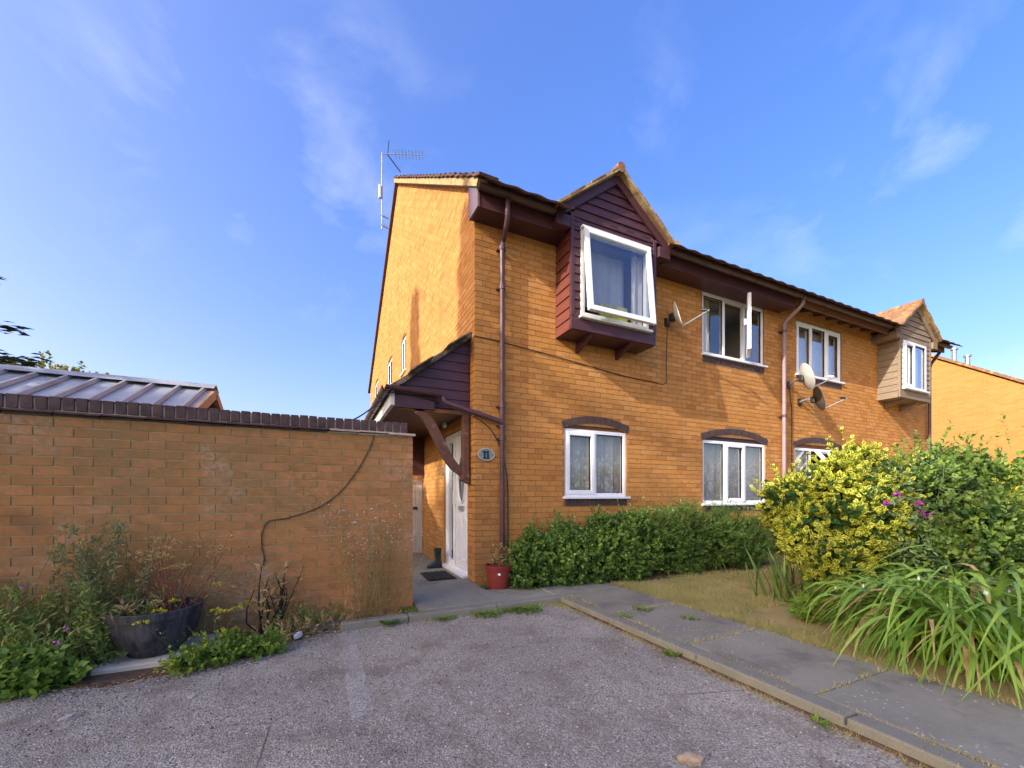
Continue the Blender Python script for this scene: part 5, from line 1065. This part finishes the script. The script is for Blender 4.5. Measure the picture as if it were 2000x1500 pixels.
props(rock('litter', (-1.98, -1.2, .03), (.06, .025, .04), 'upvc_dirty', 'scrap of white litter among the dry weeds', 'litter', 1.1))
def weed(c, r, n, label, mat='weed_leaf', size=.07, tpl=LEAF_SLIM):
    root = plant('weed', c, label, 'weed', 'weeds along the path edge'); a = RNG.random(n) * 6.283; d = np.stack([np.cos(a), np.sin(a), RNG.uniform(.25, 1.3, n)], 1); P = np.array(c) + np.stack([np.cos(a), np.sin(a), np.zeros(n)], 1) * (r * RNG.random((n, 1)) ** .7); o = leaves('leaves', P, d, np.tile([0, 0, 1.], (n, 1)) + RNG.normal(0, .3, (n, 3)), size * RNG.uniform(.5, 1.2, n), tpl, mat, root); props(o, kind='stuff')
weed((-.93, -.90, .03), .16, 300, 'green weed tuft at the foot of garden wall end'); weed((-1.22, -1.05, .01), .09, 180, 'small bright green weed left of the path corner', size=.08)
weed((-.28, -1.16, .005), .16, 330, 'spreading green weed along the front kerb, left one', size=.05); weed((.12, -1.17, .005), .19, 480, 'largest green weed patch at the inner kerb corner', size=.055)
weed((-.72, -1.14, .005), .10, 120, 'small weed before the left end of front kerb', size=.05); weed((.10, -.28, .07), .08, 80, 'green weed between red pot and brick corner', size=.06)
weed((.36, -.52, .07), .08, 70, 'tiny weed in front of the red pot', size=.045); weed((1.28, -2.3, .07), .07, 60, 'weed in the second joint of the right path', size=.04); weed((.80, -2.0, .07), .06, 50, 'weed between slab and kerb on right path', size=.04)
weed((.60, -2.75, .005), .04, 60, 'grassy weed against the outer face of the right kerb', size=.06); weed((1.1, -1.88, .07), .10, 90, 'weed in the first joint of the right path', size=.045); weed((.58, -3.75, .005), .03, 30, 'small weed at the kerb near the bottom right', size=.05)
# dry grass: lawn, edges and cracks (uncountable)
def grass(name, P, h, label, lo=.0, hi=1.):
    n = len(P); a = RNG.random(n) * 6.283; sd_ = np.stack([np.cos(a), np.sin(a), np.zeros(n)], 1); hh = h * RNG.uniform(.4, 1.2, n); tip = P + np.stack([RNG.normal(0, .5, n) * hh, RNG.normal(0, .5, n) * hh, hh], 1); w = .0022
    V = np.stack([P - sd_ * w, P + sd_ * w, tip], 1).reshape(-1, 3); F = np.arange(3 * n).reshape(-1, 3); return props(np_mesh(name, V, F, 'grass_blade', RNG.uniform(lo, hi, n)), label, 'grass', kind='stuff')
n = 60000; P = np.stack([1.62 + 3.2 * RNG.random(n) ** 1.3, RNG.uniform(-3.3, -.75, n), np.full(n, .055)], 1); k = np.sin(P[:, 0] * 3.1 + 1) * np.sin(P[:, 1] * 2.7) + RNG.normal(0, .35, n); P = P[(k > -.35) & ~((P[:, 0] > 1.95) & (P[:, 1] < -2.35) & (P[:, 0] < 2.6))]
grass('lawn_grass', P, .05, 'short dry patchy lawn grass beside the path', .25, 1.)
e = []
for (x0, y0, x1, y1, n, s) in ((.60, -1.15, .60, -4.6, 2200, .022), (.76, -1.1, .76, -4.6, 1300, .012), (1.61, -.8, 1.61, -4.2, 2400, .03), (-.9, -1.13, .6, -1.13, 1500, .03), (.5, -1.12, .62, -1.3, 700, .05), (.76, -1.86, 1.6, -1.86, 300, .012), (.76, -2.76, 1.6, -2.76, 450, .02), (.76, -3.64, 1.6, -3.64, 350, .015), (.4, -.42, 1.6, -.55, 900, .04)):
    s_ = RNG.random((n, 1)); dn = np.sin(s_ * 23) + np.sin(s_ * 57 + 1) + RNG.normal(0, .6, (n, 1)); q = np.array([[x0, y0]]) * (1 - s_) + np.array([[x1, y1]]) * s_ + RNG.normal(0, s, (n, 2)); q = q[dn[:, 0] > .25]; zz = np.where((q[:, 0] > .63) & (q[:, 1] < -.99) | (q[:, 1] > -.99), .068, .002); e.append(np.concatenate([q, zz[:, None]], 1))
grass('edge_grass', np.concatenate(e), .03, 'dry straw and grass growing along the kerb and slab joints', .45, 1.)

n = 1500; sg_ = RNG.integers(0, 6, n); tt = RNG.random((n, 1)); pe = E_[sg_] * (1 - tt) + E_[sg_ + 1] * tt + RNG.normal(0, .05, (n, 2)); q = np.stack([np.full(500, .60) + RNG.normal(0, .03, 500), RNG.uniform(-4.6, -1.1, 500)], 1); pe = np.concatenate([pe, q, np.stack([RNG.uniform(-4, .6, 160), RNG.uniform(-4.2, -1.2, 160)], 1)]); P = np.concatenate([pe, np.where(pe[:, 1:] > -.98, .075, .012)], 1); d = RNG.normal(0, 1, P.shape); d[:, 2] *= .15
props(leaves('leaf_litter', P, d, np.tile([0, 0, 1.], (len(P), 1)) + RNG.normal(0, .3, P.shape), RNG.uniform(.012, .035, len(P)), LEAF_SLIM, 'dry_leaf'), 'dry leaf litter gathered along kerb and bed edge', 'leaf litter', kind='stuff')
# ------------------------------------------------------------------ trees
def conifer_mesh():
    P, D, N, S = [], [], [], []; bs, ts = [], []
    for i in range(230):
        z = .06 + .92 * (i / 230) ** .9; a = i * 2.4 + random.gauss(0, .2); L = (.24 * (1 - z) ** .75 + .012) * random.uniform(.75, 1.15); d = np.array([math.cos(a), math.sin(a), random.uniform(.1, .45)]); d /= np.linalg.norm(d); b0 = np.array([0, 0, z]); bs.append(b0); ts.append(b0 + d * L)
        m = int(16 + L * 260); s = RNG.uniform(.12, 1.05, m); sd_ = np.cross(d, [0, 0, 1]); pp = b0 + d * (L * s)[:, None] + sd_ * RNG.normal(0, .16 * L, m)[:, None] * (1.1 - s)[:, None] + np.array([0, 0, 1]) * RNG.normal(-.006, .008, m)[:, None]
        P.append(pp); D.append(d + sd_ * RNG.normal(0, .6, m)[:, None] + np.array([0, 0, -.15])); S.append(np.full(m, .020) * RNG.uniform(.6, 1.3, m))
    return np.concatenate(P), np.concatenate(D), np.concatenate(S), bs, ts
CP, CD, CS, CB, CT = conifer_mesh()
def conifer(loc, H, w, label, seed=0):
    root = plant('conifer_tree', loc, label, 'tree', 'conifers left of the garden'); sc = np.array([H * w, H * w, H]); rot = seed * 1.3; R_ = np.array([[math.cos(rot), -math.sin(rot), 0], [math.sin(rot), math.cos(rot), 0], [0, 0, 1]]); base = np.array(loc)
    q = (CP @ R_.T) * sc + base; d = CD @ R_.T; props(leaves('crown', q, d, unit(RNG.normal(0, .5, q.shape) + [0, 0, 1]), CS * H * 1.25, LEAF_SLIM, 'conifer_leaf', root), kind='stuff')
    MB().tube([base, base + [0, 0, H * .5], base + [0, 0, H * .97]], [.16, .1, .015], 8).build('trunk', 'bark', root, True)
    stems_np('limbs', [(R_ @ b0) * sc + base for b0 in CB], [(R_ @ t0) * sc + base for t0 in CT], .022, 'bark', root, .05, 3)
conifer((-8.62, 5.6, 0), 8.9, 1.0, 'conifer whose branch tips reach in at the left edge', 0)
conifer((-10.2, 1.3, 0), 10.9, .6, 'tall slim conifer beyond the left edge, behind the shed', 1)
conifer((-10, -2.25, 0), 10.4, .45, 'slim conifer outside the left edge, level with the garden wall', 2)
def add_shade_tree(c, blobs, label):  # added out of view: dense crowns that keep the sun off tarmac and front
    root = plant('shade_tree', c, label, 'tree', 'unseen trees added far left for shade'); C, N = blob_points(blobs, 1900, shell=.75); foliage(root, C, unit(N + RNG.normal(0, .6, N.shape)), .5, 6, .42, LEAF_WIDE, 'shrub_leaf', 'crown')
    MB().tube([c, (c[0] + .1, c[1], 6), (c[0], c[1] + .1, 13)], [.5, .4, .15], 10).build('trunk', 'bark', root, True); stems_np('limbs', [(c[0], c[1], 7.5)] * 14, [tuple(C[k * 60]) for k in range(14)], .12, 'bark', root)
add_shade_tree((-35, -9.6, 0), [(-35, -9.4, 14.9, 3, 3.0, 6.0), (-35, -10.6, 13.5, 3, 3.2, 5.5), (-34.5, -8.6, 14, 2.6, 2.4, 5)], 'unseen broadleaf tree added far left for shade, nearer the house line')
add_shade_tree((-35, -13.6, 0), [(-35, -13.2, 14.6, 3, 3.0, 5.8), (-35, -14.8, 13.5, 3, 3.0, 5.5), (-35, -12.2, 14.5, 2.6, 2.4, 5.5)], 'unseen broadleaf tree added far left for shade, nearer the camera')
tr_ = plant('deciduous_tree', (-8.3, 9.5, 0), 'yellowing tree top showing just above the shed roof', 'tree'); bl = [(-8.3, 9.5, 3.6, 1.3, 1.2, 1.0), (-7.4, 9.6, 3.45, .9, .9, .9), (-9.2, 9.4, 3.4, .9, .9, .9)]
C, N = blob_points(bl, 1500, shell=.6); foliage(tr_, C, unit(N + RNG.normal(0, .5, N.shape)), .18, 6, .11, LEAF_WIDE, 'tree_leaf', 'crown'); MB().tube([(-8.3, 9.5, 0), (-8.25, 9.5, 2), (-8.3, 9.5, 3.4)], [.14, .1, .04], 8).build('trunk', 'bark', tr_, True); stems_np('limbs', [(-8.3, 9.5, 1.9)] * 9, [tuple(C[i * 50]) for i in range(9)], .035, 'bark', tr_)
